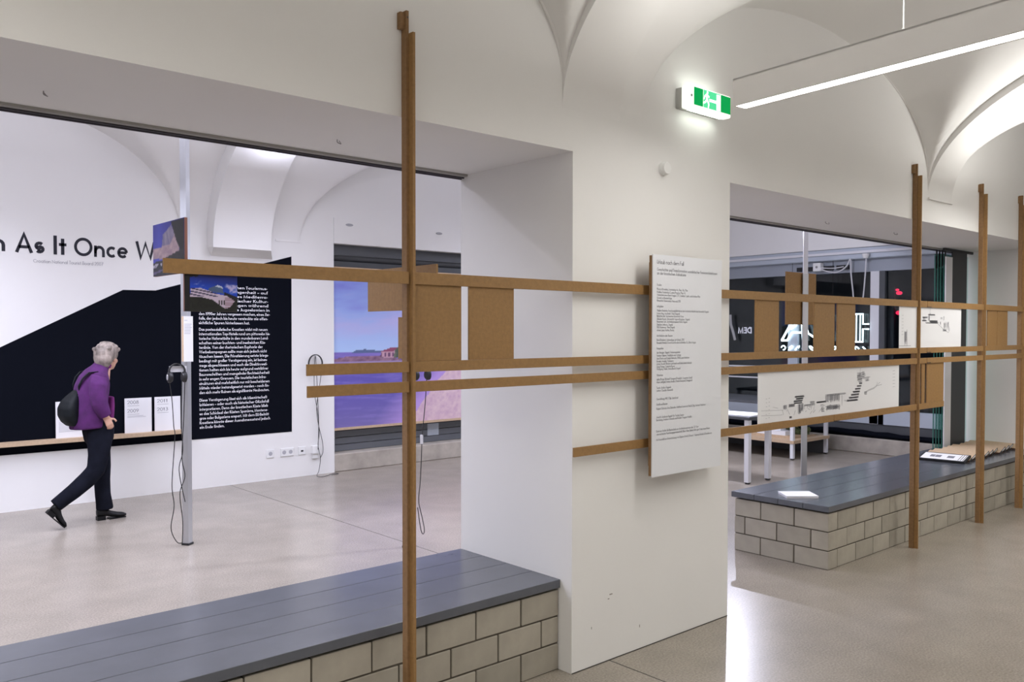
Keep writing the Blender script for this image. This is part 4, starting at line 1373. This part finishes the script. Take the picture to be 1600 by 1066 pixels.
tilt = math.atan(0.026 / 0.16)
for k in range(10):
    x0 = 8.33 + k * 0.158
    ycen = 3.335 + 0.012 * (k % 3) + 0.004 * k
    ln = 0.235
    lab = 'black framed white print at the front of the row of boards on the right bench' if k == 0 else \
          ('tan board in the row on the right bench, %s from the white print' % ['second', 'third', 'fourth', 'fifth', 'sixth', 'seventh', 'eighth', 'ninth', 'last'][k - 1])
    t = thing('print_board', (x0, ycen, BZ), lab, 'board', 'boards lying in a row on the right bench')
    ax = Vector((cos(tilt), 0.12 * cos(tilt), sin(tilt))).normalized()
    ay = Vector((-0.12, 1, 0)).normalized()
    az = ax.cross(ay)
    cen = Vector((x0, ycen, BZ + 0.001)) + ax * (ln / 2) + az * 0.011
    MB().obox(cen, ax, ay, az, ln / 2, 0.205, 0.010).build('board', rubber if k == 0 else mdf_light, t)
    if k == 0:
        MB().obox(cen + az * 0.0105, ax, ay, az, ln / 2 - 0.022, 0.188, 0.0008).build('print_sheet', paper, t)
        up_ = cen + az * 0.0118
        for q, (d, w_) in enumerate(((0.10, 0.02), (0.05, 0.025), (-0.06, 0.03))):
            MB().obox(up_ + ay * d, ax, ay, az, 0.035, w_, 0.0003).build('small_picture', grey_ink, t)
        for d in (-0.14, -0.16, -0.18):
            MB().obox(up_ + ay * d, ax, ay, az, 0.085, 0.0025, 0.0003).build('frame_line', ink, t)
        # its front edge shows the same print folded down
    else:
        MB().obox(cen - ay * 0.2065, ax, ay, az, ln / 2, 0.0016, 0.0095).build('dark_edge', rubber, t)
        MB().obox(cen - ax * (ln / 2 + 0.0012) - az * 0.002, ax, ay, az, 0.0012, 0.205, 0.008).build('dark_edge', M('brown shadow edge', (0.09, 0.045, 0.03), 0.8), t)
        MB().obox(cen - ay * 0.2085 + ax * 0.03, ax, ay, az, ln / 2 - 0.06, 0.0006, 0.006).build('edge_label', paper, t)

# ------------------------------------------------------------------ parked glass panels at the end of the right opening
for k in range(4):
    y = 3.74 - k * 0.020
    t = thing('sliding_glass_door', (9.5, y, 0.453), ['rearmost parked glass door with the leftmost green edge', 'second parked glass door edge from the left at the far end of the right opening',
                                                       'third parked glass door edge from the left at the far end of the right opening', 'foremost parked glass door beside the pale strip'][k], 'glass door', 'parked sliding glass doors')
    x0 = 9.150 + 0.022 * k
    MB().quad((x0 + 0.006, y + 0.004, 0.456), (9.86, y + 0.004, 0.456), (9.86, y + 0.004, 2.49), (x0 + 0.006, y + 0.004, 2.49)).build('pane', green_glass, t)
    bx('edge', x0, x0 + 0.006, y, y + 0.008, 0.456, 2.49, green_edge, t)
    bx('clamp', x0 + 0.006, x0 + 0.09, y - 0.004, y + 0.012, 2.34 + 0.012 * k, 2.47, rubber, t)
    bx('hanger', x0 + 0.03, x0 + 0.05, y, y + 0.008, 2.47, 2.532, rubber, t)
    bx('seal_strip', x0, x0 + 0.04, y - 0.001, y + 0.009, 0.453, 0.456, rubber, t)
t = thing('hanging_blind', (9.5, 3.65, 0.453), 'dark grey hanging panel with pale side strip beside the parked glass', 'blind')
bx('pale_strip', 9.20, 9.36, 3.652, 3.664, 0.456, 2.46, white_metal, t)
bx('dark_sheet', 9.36, 9.74, 3.652, 3.664, 0.453, 2.52, M('dark sheet', (0.035, 0.036, 0.042), 0.5), t)
bx('top_rail', 9.15, 9.90, 3.648, 3.668, 2.52, 2.545, rubber, t)

# ------------------------------------------------------------------ glazed end wall, dark outside
XW = 11.62
we2 = struct('window_2', (XW, 6.6, 0))
bx('kerb', 11.45, 12.2, 4.45, 8.75, 0.0, 0.215, concrete, we2, 0.01)
bx('head_beam', XW - 0.10, XW + 0.06, 4.40, 8.75, 2.70, 2.86, steel_blue, we2, 0.01)
bx('head_panel', XW - 0.02, XW + 0.05, 4.45, 8.75, 2.52, 2.70, M('grey steel panel', (0.33, 0.36, 0.41), 0.45, 0.2), we2)
bx('cover_strip', XW - 0.13, XW - 0.10, 4.40, 8.75, 2.775, 2.81, white_metal, we2)
for y0, y1, mt in ((5.475, 5.60, white_metal), (5.395, 5.475, dark_grey), (6.70, 6.86, steel_blue), (7.98, 8.08, steel_blue), (4.45, 4.55, steel_blue), (8.65, 8.75, steel_blue)):
    bx('mullion', XW - 0.05, XW + 0.05, y0, y1, 0.40, 2.52, mt, we2, 0.003)
bx('bottom_rail', XW - 0.05, XW + 0.05, 4.45, 8.75, 0.40, 0.60, steel_blue, we2, 0.005)
bx('base_board', XW - 0.03, XW + 0.05, 4.45, 8.75, 0.215, 0.40, dark_grey, we2)
for y0, y1 in ((4.55, 5.395), (5.60, 6.70), (6.86, 7.98), (8.08, 8.65)):
    bx('pane', XW, XW + 0.012, y0, y1, 0.60, 2.52, win_glass, we2)
for z in (1.135, 0.965):  # white horizontal bars in front of the glazing
    bx('white_bar', XW - 0.10, XW - 0.07, 7.0, 8.7, z, z + 0.022, white_metal, we2)
bx('door_handle', XW - 0.09, XW - 0.05, 5.52, 5.66, 0.62, 0.64, rubber, we2)
for y0, y1 in ((6.15, 6.32), (5.92, 6.10), (6.42, 6.60), (6.65, 6.72)):
    bx('vent_slot', XW - 0.055, XW - 0.02, y0, y1, 2.57, 2.63, rubber, we2)

t = thing('junction_box', (XW - 0.09, 6.35, 2.6), 'small white square box on the head of the glazed end wall', 'box')
bx('box_body', XW - 0.15, XW - 0.056, 6.29, 6.41, 2.555, 2.675, plastic_white, t, 0.006)
mb = MB()
mb.cyl((XW - 0.15, 6.35, 2.615), (XW - 0.154, 6.35, 2.615), 0.018, 0.018, 14)
mb.build('cover_screw', M('box dot', (0.3, 0.3, 0.3), 0.5), t)
mb = MB()
xx = XW - 0.15
mb.tube(smooth_path([(xx + 0.02, 6.29, 2.58), (xx, 6.15, 2.535), (xx, 6.02, 2.53), (xx, 5.9, 2.60), (xx, 5.84, 2.70), (xx, 5.83, 2.5), (xx, 5.80, 2.25), (xx, 5.78, 2.10), (xx, 5.72, 2.085), (xx, 5.66, 2.12), (xx, 5.63, 2.4), (xx, 5.61, 2.74)]), 0.010, 6)
mb.tube(smooth_path([(xx + 0.02, 6.29, 2.60), (xx, 6.1, 2.585), (xx + 0.02, 5.95, 2.60)]), 0.008, 6)
o = mb.build('hanging_cable', M('white cable', (0.62, 0.62, 0.64), 0.5), None, True)
tag(o, 'looped white cable hanging from the head of the glazed end wall', 'cable')
mb = MB()
mb.cyl((xx, 5.62, 2.76), (xx, 5.62, 2.70), 0.05, 0.035, 16)
o = mb.build('cable_outlet', plastic_white, None)
tag(o, 'white round cable outlet on the end wall beam', 'outlet')

# dark cloth lying on the kerb
mb = MB()
rs = []
for i in range(40):
    y = 4.6 + i * 0.09
    rr = 0.035 + 0.02 * vnoise(i * 0.5, 0, 5)
    rs.append([(11.53 + 0.06 * cos(2 * pi * j / 10) + 0.01 * vnoise(i * 0.4, j, 2), y, 0.216 + rr + rr * sin(2 * pi * j / 10)) for j in range(10)])
o = mb.rings(rs).build('rolled_cloth', black, None, True)
tag(o, 'long roll of black cloth lying on the concrete kerb of the end wall', 'cloth')

# lettering of the street sign seen in mirror writing through the glass
XS = XW - 0.07
t = thing('neon_sign', (XS, 6.2, 1.4), 'bright white neon sign outside the glass, seen in mirror writing', 'neon sign')


def ntube(pts, r, mat, nm='neon_tube'):
    MB().tube([(XS, y, z) for y, z in pts], r * 0.8, 6).build(nm, mat, t)


def sy(u):       # letters spaced along the street side, read mirrored from inside
    return u


# big double-outline letters
ntube([(6.95, 1.55), (6.80, 1.80), (6.62, 1.80), (6.60, 1.55)], 0.020, neon_white)
ntube([(6.95, 1.55), (6.86, 1.55), (6.78, 1.67), (6.62, 1.67)], 0.020, neon_white)
ntube([(6.80, 1.72), (6.70, 1.80)], 0.018, neon_white)
ntube([(6.56, 1.80), (6.52, 1.66), (6.42, 1.60)], 0.020, neon_white)
ntube([(6.16, 1.93), (6.14, 1.75), (6.17, 1.55)], 0.022, neon_white)
for dy in (0.0, 0.055, 0.11):
    ntube([(5.84 - dy, 1.55), (5.84 - dy, 1.92)], 0.010, neon_white)
ntube([(5.86, 1.93), (5.69, 1.93), (5.69, 1.79), (5.605, 1.79)], 0.015, neon_white)
ntube([(5.86, 1.54), (5.69, 1.54), (5.69, 1.72), (5.605, 1.72)], 0.015, neon_white)
for k in range(12):
    y = 6.92 - k * 0.115
    if 5.38 < y < 5.63:
        continue
    MB().tube([(XS, y + 0.035 * cos(2 * pi * j / 9 + k), 1.44 + 0.032 * sin(2 * pi * j / 9)) for j in range(8)], 0.010, 5).build('small_letter', neon_white, t)
for y in (6.78, 6.14, 5.83):
    bx('hanging_wire', XS - 0.002, XS + 0.002, y - 0.002, y + 0.002, 1.80, 2.70, rubber, t)
t = thing('dim_sign', (XS, 7.6, 1.7), 'dim grey letters DEM in mirror writing behind the glass beside the pillar', 'sign')
text_mesh([('DEM', 0, 0, 0.115, 0.29)], lambda u, v: (XS - 0.02, 7.455 + u * 0.85, 1.655 + v * 0.85), w=0.2).build('lettering', neon_grey, t)
MB().tube([(XS, 7.86, 1.95), (XS, 7.85, 1.80), (XS, 7.80, 1.66), (XS, 7.77, 1.55)], 0.022, 6).build('sign_arc', M('dim tube', (0.3, 0.3, 0.32), 0.5, emit=((0.5, 0.5, 0.52), 0.12)), t)
t = thing('traffic_light', (13.4, 6.05, 2.0), 'red signal lights out in the dark beyond the glass door', 'light')
mb = MB()
mb.ball((13.4, 6.02, 2.29), 0.03, 0.05, 0.03, 8)
mb.ball((13.4, 6.05, 2.34), 0.02, 0.03, 0.02, 8)
mb.build('upper_lamp', red_light, t, True)
mb = MB()
mb.ball((13.4, 6.02, 1.98), 0.04, 0.05, 0.035, 8)
mb.build('lower_lamp', red_light, t, True)
bx('post', 13.38, 13.44, 6.09, 6.14, -0.1, 2.4, dark_grey, t)
# street front across
o = bx('wall_street', 15.6, 15.9, -2, 14, -0.1, 4.0, M('street wall', (0.09, 0.09, 0.10), 0.9, noise=(1.2, 0.5)))
o['kind'] = 'structure'
o = bx('ground_street', 12.2, 16, -2, 14, -0.25, -0.1, M('asphalt', (0.05, 0.05, 0.055), 0.9))
o['kind'] = 'structure'


# ------------------------------------------------------------------ tables in the back room
def table(name, x0, x1, y0, y1, zt, label, lw=0.055, shelf=None, foot=True):
    t = thing(name, ((x0 + x1) / 2, (y0 + y1) / 2, 0), label, 'table')
    bx('tabletop', x0, x1, y0, y1, zt - 0.035, zt, dark_grey, t, 0.003)
    for xx_ in (x0 + 0.02, x1 - 0.02 - lw):
        for yy_ in (y0 + 0.02, y1 - 0.02 - lw):
            lg = bx('leg', xx_, xx_ + lw, yy_, yy_ + lw, 0.02, zt - 0.035, white_metal, t)
            bx('leg_foot', xx_ + 0.008, xx_ + lw - 0.008, yy_ + 0.008, yy_ + lw - 0.008, 0, 0.02, rubber, lg)
    if shelf:
        bx('shelf', x0 + 0.01, x1 - 0.01, y0 + 0.005, y1 - 0.01, shelf - 0.04, shelf, mdf_light, t)
    return t


table('display_table', 8.10, 8.60, 5.26, 6.35, 0.745, 'white legged table with dark top behind the right end of the pillar')
t = thing('paper_sheets', (8.4, 5.8, 0.745), 'white sheets spread on the dark topped table behind the pillar', 'paper')
MB().obox((8.36, 5.62, 0.7485), (0.99, 0.1, 0), (-0.1, 0.99, 0), (0, 0, 1), 0.21, 0.30, 0.003).build('sheet', paper, t)
MB().obox((8.50, 6.08, 0.7485), (0.97, -0.2, 0), (0.2, 0.97, 0), (0, 0, 1), 0.2, 0.15, 0.003).build('sheet', paper, t)
table('model_table', 10.08, 11.03, 5.88, 8.2, 0.745, 'long table with a low wooden shelf near the end wall', 0.045, 0.255)
bx('rear_panel', 11.0, 11.02, 5.93, 8.15, 0.0, 0.20, dark_grey, bpy.data.objects['model_table'])
t = thing('white_model', (10.4, 6.3, 0.255), 'small white architectural model on the low shelf of the far table', 'model')
MB().box(10.25, 10.55, 6.02, 6.62, 0.255, 0.29).build('base', mdf_light, t)
MB().box(10.28, 10.50, 6.12, 6.55, 0.29, 0.345).build('volume', paper, t)
MB().box(10.33, 10.46, 6.22, 6.42, 0.345, 0.372).build('volume', paper, t)
t = thing('green_model', (10.6, 6.35, 0.255), 'dark green model landscape beside the white model on the low shelf', 'model')
gm = M('model green', (0.12, 0.15, 0.07), 0.9, noise=(30, 0.4))
mb = MB()
for k in range(14):
    mb.ball((10.72 + random.uniform(-0.1, 0.1), 6.25 + random.uniform(-0.22, 0.22), 0.29 + random.uniform(0, 0.06)), 0.05, 0.05, 0.045, 5)
mb.build('trees', gm, t)
MB().box(10.60, 10.86, 6.0, 6.55, 0.255, 0.275).build('base', mdf_light, t)


# ------------------------------------------------------------------ the visitor
def figure_mesh(name, mb, mat, parent, voxel, smooth_it=8, fac=0.6):
    """several overlapping volumes fused to one continuous surface"""
    me = bpy.data.meshes.new(name)
    o3 = off(parent)
    me.from_pydata([(v[0] - o3.x, v[1] - o3.y, v[2] - o3.z) for v in mb.v], [], mb.f)
    bm = bmesh.new()
    bm.from_mesh(me)
    bmesh.ops.recalc_face_normals(bm, faces=bm.faces[:])
    bm.to_mesh(me)
    bm.free()
    tmp = bpy.data.objects.new(name, me)
    COL.objects.link(tmp)
    r = tmp.modifiers.new('r', 'REMESH')
    r.mode = 'VOXEL'
    r.voxel_size = voxel
    s = tmp.modifiers.new('s', 'SMOOTH')
    s.iterations = smooth_it
    s.factor = fac
    dg = bpy.context.evaluated_depsgraph_get()
    dg.update()
    m2 = bpy.data.meshes.new_from_object(tmp.evaluated_get(dg))
    bpy.data.objects.remove(tmp)
    m2.name = name
    m2.materials.clear()
    m2.materials.append(mat)
    for p in m2.polygons:
        p.use_smooth = True
    o = bpy.data.objects.new(name, m2)
    COL.objects.link(o)
    o.parent = parent
    return o


FX, FY = 2.20, 8.0


def F(u, v, dy=0.0):
    """figure drawing units (5.2 mm) to metres: u along the walk, v down from eye level"""
    return Vector((FX + (u - 149.8) * 0.00518, FY + dy, 1.213 - (v - 600) * 0.00532))


def limb(mb, secs, n=14):
    """secs: (u, v, dy, in-plane radius, depth radius)"""
    pts = [F(u, v, dy) for u, v, dy, a, b in secs]
    rs = []
    for i, p in enumerate(pts):
        tg = (pts[min(i + 1, len(pts) - 1)] - pts[max(i - 1, 0)])
        tg = Vector((tg.x, 0, tg.z)).normalized()
        a_ = Vector((tg.z, 0, -tg.x))
        rs.append([p + a_ * (secs[i][3] * cos(2 * pi * j / n)) + Vector((0, 1, 0)) * (secs[i][4] * sin(2 * pi * j / n)) for j in range(n)])
    mb.rings(rs)


person = thing('person', (FX, FY, 0), 'walking person with short grey hair in purple fleece jacket and black trousers', 'person')
# trousers
mb = MB()
limb(mb, [(152, 655, 0, 0.125, 0.16), (153, 672, 0, 0.130, 0.165), (154, 690, 0, 0.118, 0.155), (155, 700, 0.0, 0.09, 0.13)])
limb(mb, [(152, 668, -0.075, 0.115, 0.085), (151, 690, -0.08, 0.105, 0.085), (149, 715, -0.085, 0.088, 0.076), (144, 738, -0.09, 0.078, 0.066), (131, 752, -0.09, 0.076, 0.066), (110, 769, -0.09, 0.068, 0.066), (93, 781, -0.09, 0.062, 0.062), (82, 789, -0.09, 0.060, 0.060)])
limb(mb, [(155, 668, 0.075, 0.115, 0.085), (158, 690, 0.08, 0.100, 0.085), (161, 715, 0.085, 0.084, 0.074), (164, 738, 0.085, 0.070, 0.066), (163, 760, 0.085, 0.068, 0.066), (164, 785, 0.085, 0.066, 0.064), (166, 800, 0.085, 0.070, 0.066), (167, 811, 0.085, 0.074, 0.068)])
figure_mesh('trousers', mb, trouser, person, 0.012, 4)
# jacket with both sleeves
mb = MB()
limb(mb, [(140, 670, 0, 0.165, 0.175), (139, 655, 0, 0.160, 0.180), (139, 640, 0, 0.150, 0.178), (141, 622, 0, 0.142, 0.182), (144, 605, 0, 0.138, 0.195), (148, 592, 0, 0.122, 0.205), (152, 582, 0, 0.095, 0.185), (156, 575, 0, 0.072, 0.12), (160, 569, 0, 0.064, 0.080), (162, 563, 0.0, 0.066, 0.070)])
limb(mb, [(154, 584, 0.15, 0.07, 0.07), (157, 598, 0.19, 0.074, 0.07), (162, 615, 0.20, 0.066, 0.06), (166, 630, 0.18, 0.058, 0.055), (166, 645, 0.15, 0.048, 0.046)])
jk = figure_mesh('jacket', mb, purple, person, 0.011, 5)
mb = MB()
limb(mb, [(148, 585, -0.14, 0.07, 0.07), (144, 597, -0.195, 0.078, 0.07), (142, 612, -0.215, 0.072, 0.064), (144, 628, -0.220, 0.068, 0.062), (149, 640, -0.215, 0.060, 0.056), (154, 650, -0.205, 0.050, 0.048)])
figure_mesh('sleeve', mb, purple, jk, 0.009, 4)
mb = MB()
limb(mb, [(160, 571, 0.0, 0.070, 0.078), (163, 562, 0.0, 0.074, 0.076), (165, 560, 0.0, 0.070, 0.072)])
figure_mesh('collar', mb, magenta, jk, 0.008, 3)
mb = MB()
limb(mb, [(166, 668, 0.0, 0.045, 0.10), (169, 655, 0.0, 0.042, 0.10), (171, 635, 0.0, 0.038, 0.10), (172, 620, 0.0, 0.028, 0.09)])
figure_mesh('front_panel', mb, magenta, jk, 0.010, 3)
# body: head, neck and hands in one surface (the trunk runs on under the clothes)
face = Vector((cos(radians(42)), sin(radians(42)), 0))
side = Vector((-face.y, face.x, 0))
HC = F(168, 556, 0.0)
zc = Vector((0, 0, 1))
Rm = Matrix((face, side, zc)).transposed()
mb = MB()
mb.ball(HC + zc * 0.018, 0.092, 0.074, 0.100, 12, Rm)                                  # skull
mb.ball(HC + face * 0.030 - zc * 0.045, 0.062, 0.056, 0.068, 10, Rm)                   # jaw
mb.ball(HC + face * 0.068 - zc * 0.088, 0.022, 0.026, 0.020, 8, Rm)                    # chin
mb.ball(HC + face * 0.098 - zc * 0.012, 0.018, 0.013, 0.024, 8, Rm)                    # nose
mb.ball(HC + face * 0.086 - zc * 0.052, 0.014, 0.024, 0.011, 8, Rm)                    # mouth
mb.ball(HC + face * 0.070 + zc * 0.030, 0.022, 0.056, 0.014, 8, Rm)                    # brow
for s in (-1, 1):
    mb.ball(HC + side * (s * 0.076) - face * 0.008 - zc * 0.008, 0.020, 0.010, 0.032, 8, Rm)   # ears
    mb.ball(HC + face * 0.058 + side * (s * 0.038) - zc * 0.030, 0.028, 0.024, 0.026, 8, Rm)   # cheeks
limb(mb, [(167, 560, 0, 0.055, 0.055), (163, 574, 0, 0.055, 0.056), (158, 586, 0, 0.075, 0.10), (152, 600, 0, 0.09, 0.14), (147, 630, 0, 0.09, 0.13), (150, 660, 0, 0.09, 0.13)])
limb(mb, [(151, 590, -0.11, 0.04, 0.04), (145, 600, -0.18, 0.04, 0.04), (144, 628, -0.22, 0.035, 0.035), (154, 650, -0.205, 0.028, 0.028), (155.5, 653, -0.203, 0.024, 0.024)])
limb(mb, [(154, 590, 0.11, 0.04, 0.04), (157, 600, 0.18, 0.04, 0.04), (166, 630, 0.18, 0.035, 0.035), (166, 645, 0.15, 0.028, 0.028), (166, 649, 0.15, 0.026, 0.026)])
for (hu, hv, hy, sgn) in ((155.5, 653, -0.203, -1), (164, 651, 0.15, 1)):
    p0 = F(hu, hv, hy)
    d = Vector((0.40, 0, -0.92)).normalized()
    nn = Vector((0, 1, 0))
    ac = Vector((0.92, 0, 0.40))
    mb.obox(p0 + d * 0.026, d, ac, nn, 0.038, 0.028, 0.011)
    for q in range(4):
        b0 = p0 + d * 0.064 + ac * (0.023 - q * 0.0155)
        l_ = (0.034, 0.040, 0.037, 0.029)[q]
        b1 = b0 + d * l_ * 0.6 - nn * (sgn * 0.008)
        b2 = b1 + d * l_ * 0.45 - nn * (sgn * 0.022)
        mb.tube([b0 - d * 0.02, b0, b1, b2], 0.0076, 8)
    b0 = p0 + d * 0.018 + ac * 0.032
    mb.tube([b0, b0 + ac * 0.022 + d * 0.016, b0 + ac * 0.028 + d * 0.044], 0.0095, 8)
body_o = figure_mesh('body', mb, skin, person, 0.006, 3, 0.5)
eye_w = M('eye white', (0.8, 0.78, 0.75), 0.3)
for s in (-1, 1):
    mb = MB()
    mb.ball(HC + face * 0.076 + side * (s * 0.030) + zc * 0.010, 0.012, 0.012, 0.012, 8, Rm)
    e = mb.build('eye', eye_w, person, True)
    mb = MB()
    mb.ball(HC + face * 0.0865 + side * (s * 0.030) + zc * 0.010, 0.003, 0.006, 0.006, 8, Rm)
    mb.build('iris', M('iris', (0.05, 0.06, 0.07), 0.3), e, True)
# hair: full on crown and back of the head, short fringe to the front
mb = MB()
random.seed(11)
mb.ball(HC + zc * 0.040 - face * 0.014, 0.108, 0.096, 0.100, 14, Rm)
mb.ball(HC - face * 0.052 + zc * 0.004, 0.070, 0.084, 0.092, 12, Rm)
mb.ball(HC - face * 0.060 - zc * 0.050, 0.045, 0.062, 0.050, 10, Rm)
for k in range(46):
    th = random.uniform(0, 2 * pi)
    ph = random.uniform(0.0, 1.25)
    d = face * (sin(ph) * cos(th)) + side * (sin(ph) * sin(th)) + zc * cos(ph)
    mb.ball(HC + zc * 0.034 - face * 0.014 + Vector((d.x * 0.10, d.y * 0.10, d.z * 0.094)), 0.026, 0.024, 0.02, 6, Rm)
for q in range(7):
    mb.ball(HC + face * (0.082 - 0.003 * abs(q - 3) ** 1.5) + side * ((q - 3) * 0.022) + zc * (0.072 + 0.004 * (q % 2)), 0.028, 0.017, 0.020, 6, Rm)
for s in (-1, 1):
    mb.ball(HC + side * (s * 0.076) - face * 0.030 + zc * 0.022, 0.040, 0.016, 0.046, 8, Rm)
figure_mesh('hair', mb, hair_m, person, 0.007, 2, 0.4)


# shoes
def shoe(heel, toe, up_v, nm='shoe'):
    heel, toe = Vector(heel), Vector(toe)
    d = (toe - heel).normalized()
    u_ = Vector(up_v).normalized()
    u_ = (u_ - d * u_.dot(d)).normalized()
    s_ = d.cross(u_)
    L_ = (toe - heel).length
    mb = MB()
    rs = []
    for tt, wd, ht, base in ((0.0, 0.030, 0.105, 0.032), (0.10, 0.036, 0.115, 0.030), (0.30, 0.037, 0.100, 0.026), (0.50, 0.040, 0.070, 0.014), (0.70, 0.046, 0.052, 0.006), (0.88, 0.040, 0.042, 0.006), (1.0, 0.018, 0.026, 0.010)):
        c_ = heel + d * (L_ * tt)
        ring = []
        for j in range(14):
            an = 2 * pi * j / 14
            hh = base + (ht - base) * 0.5 * (1 + sin(an))
            ring.append(c_ + s_ * (wd * cos(an)) + u_ * hh)
        rs.append(ring)
    mb.rings(rs)
    sh_ = figure_mesh(nm, mb, leather, person, 0.006, 3, 0.5)
    MB().obox(heel + d * 0.034 + u_ * 0.018, d, s_, u_, 0.034, 0.030, 0.018).build('heel', leather, sh_)
    MB().obox(heel + d * (L_ * 0.66) + u_ * 0.004, d, s_, u_, L_ * 0.28, 0.040, 0.004).build('sole', leather, sh_)


h0 = F(154, 816, 0.085)
shoe((h0.x, h0.y, 0.0), (h0.x + 0.252, h0.y + 0.01, 0.004), (0, 0, 1))
h1 = F(69, 797, -0.09)
shoe((h1.x - 0.006, h1.y, h1.z - 0.006), (h1.x + 0.135, h1.y, 0.008), (0.75, 0, 0.7))

t = thing('backpack', F(112, 640), 'small black backpack worn on the back of the walking person', 'backpack')
mb = MB()
rs = []
for v_, u_, a_, b_ in ((606, 121, 0.015, 0.05), (614, 116, 0.04, 0.09), (624, 111, 0.07, 0.125), (636, 108, 0.085, 0.14), (648, 108, 0.085, 0.14), (658, 110, 0.07, 0.125), (665, 112, 0.04, 0.09)):
    c_ = F(u_, v_)
    rs.append([c_ + Vector((a_ * cos(2 * pi * j / 18), b_ * sin(2 * pi * j / 18), 0)) for j in range(18)])
mb.rings(rs)
figure_mesh('bag', mb, pack_m, t, 0.010, 3)
mb = MB()
limb(mb, [(101, 634, 0, 0.02, 0.09), (98, 645, 0, 0.03, 0.10), (101, 656, 0, 0.02, 0.085)])
figure_mesh('front_pocket', mb, pack_m, t, 0.008, 3)
for s in (-1, 1):
    mb = MB()
    rs = []
    for u_, v_, dy in ((120, 612, 0.06), (119, 600, 0.09), (124, 588, 0.115), (133, 579, 0.13), (146, 577.5, 0.14)):
        p = F(u_, v_, s * dy)
        rs.append([p + Vector((0, s * q * 0.016, 0)) + Vector((-0.6, 0, 0.8)) * r for q, r in ((-1, -0.004), (1, -0.004), (1, 0.004), (-1, 0.004))])
    mb.rings(rs).build('strap', pack_m, t)
mb = MB()
mb.box(*[F(117, 618).x - 0.012, F(117, 618).x + 0.006, FY - 0.09, FY - 0.075, F(117, 618).z - 0.012, F(117, 618).z + 0.012])
mb.build('buckle', M('buckle', (0.5, 0.55, 0.55), 0.3, 0.6), t)
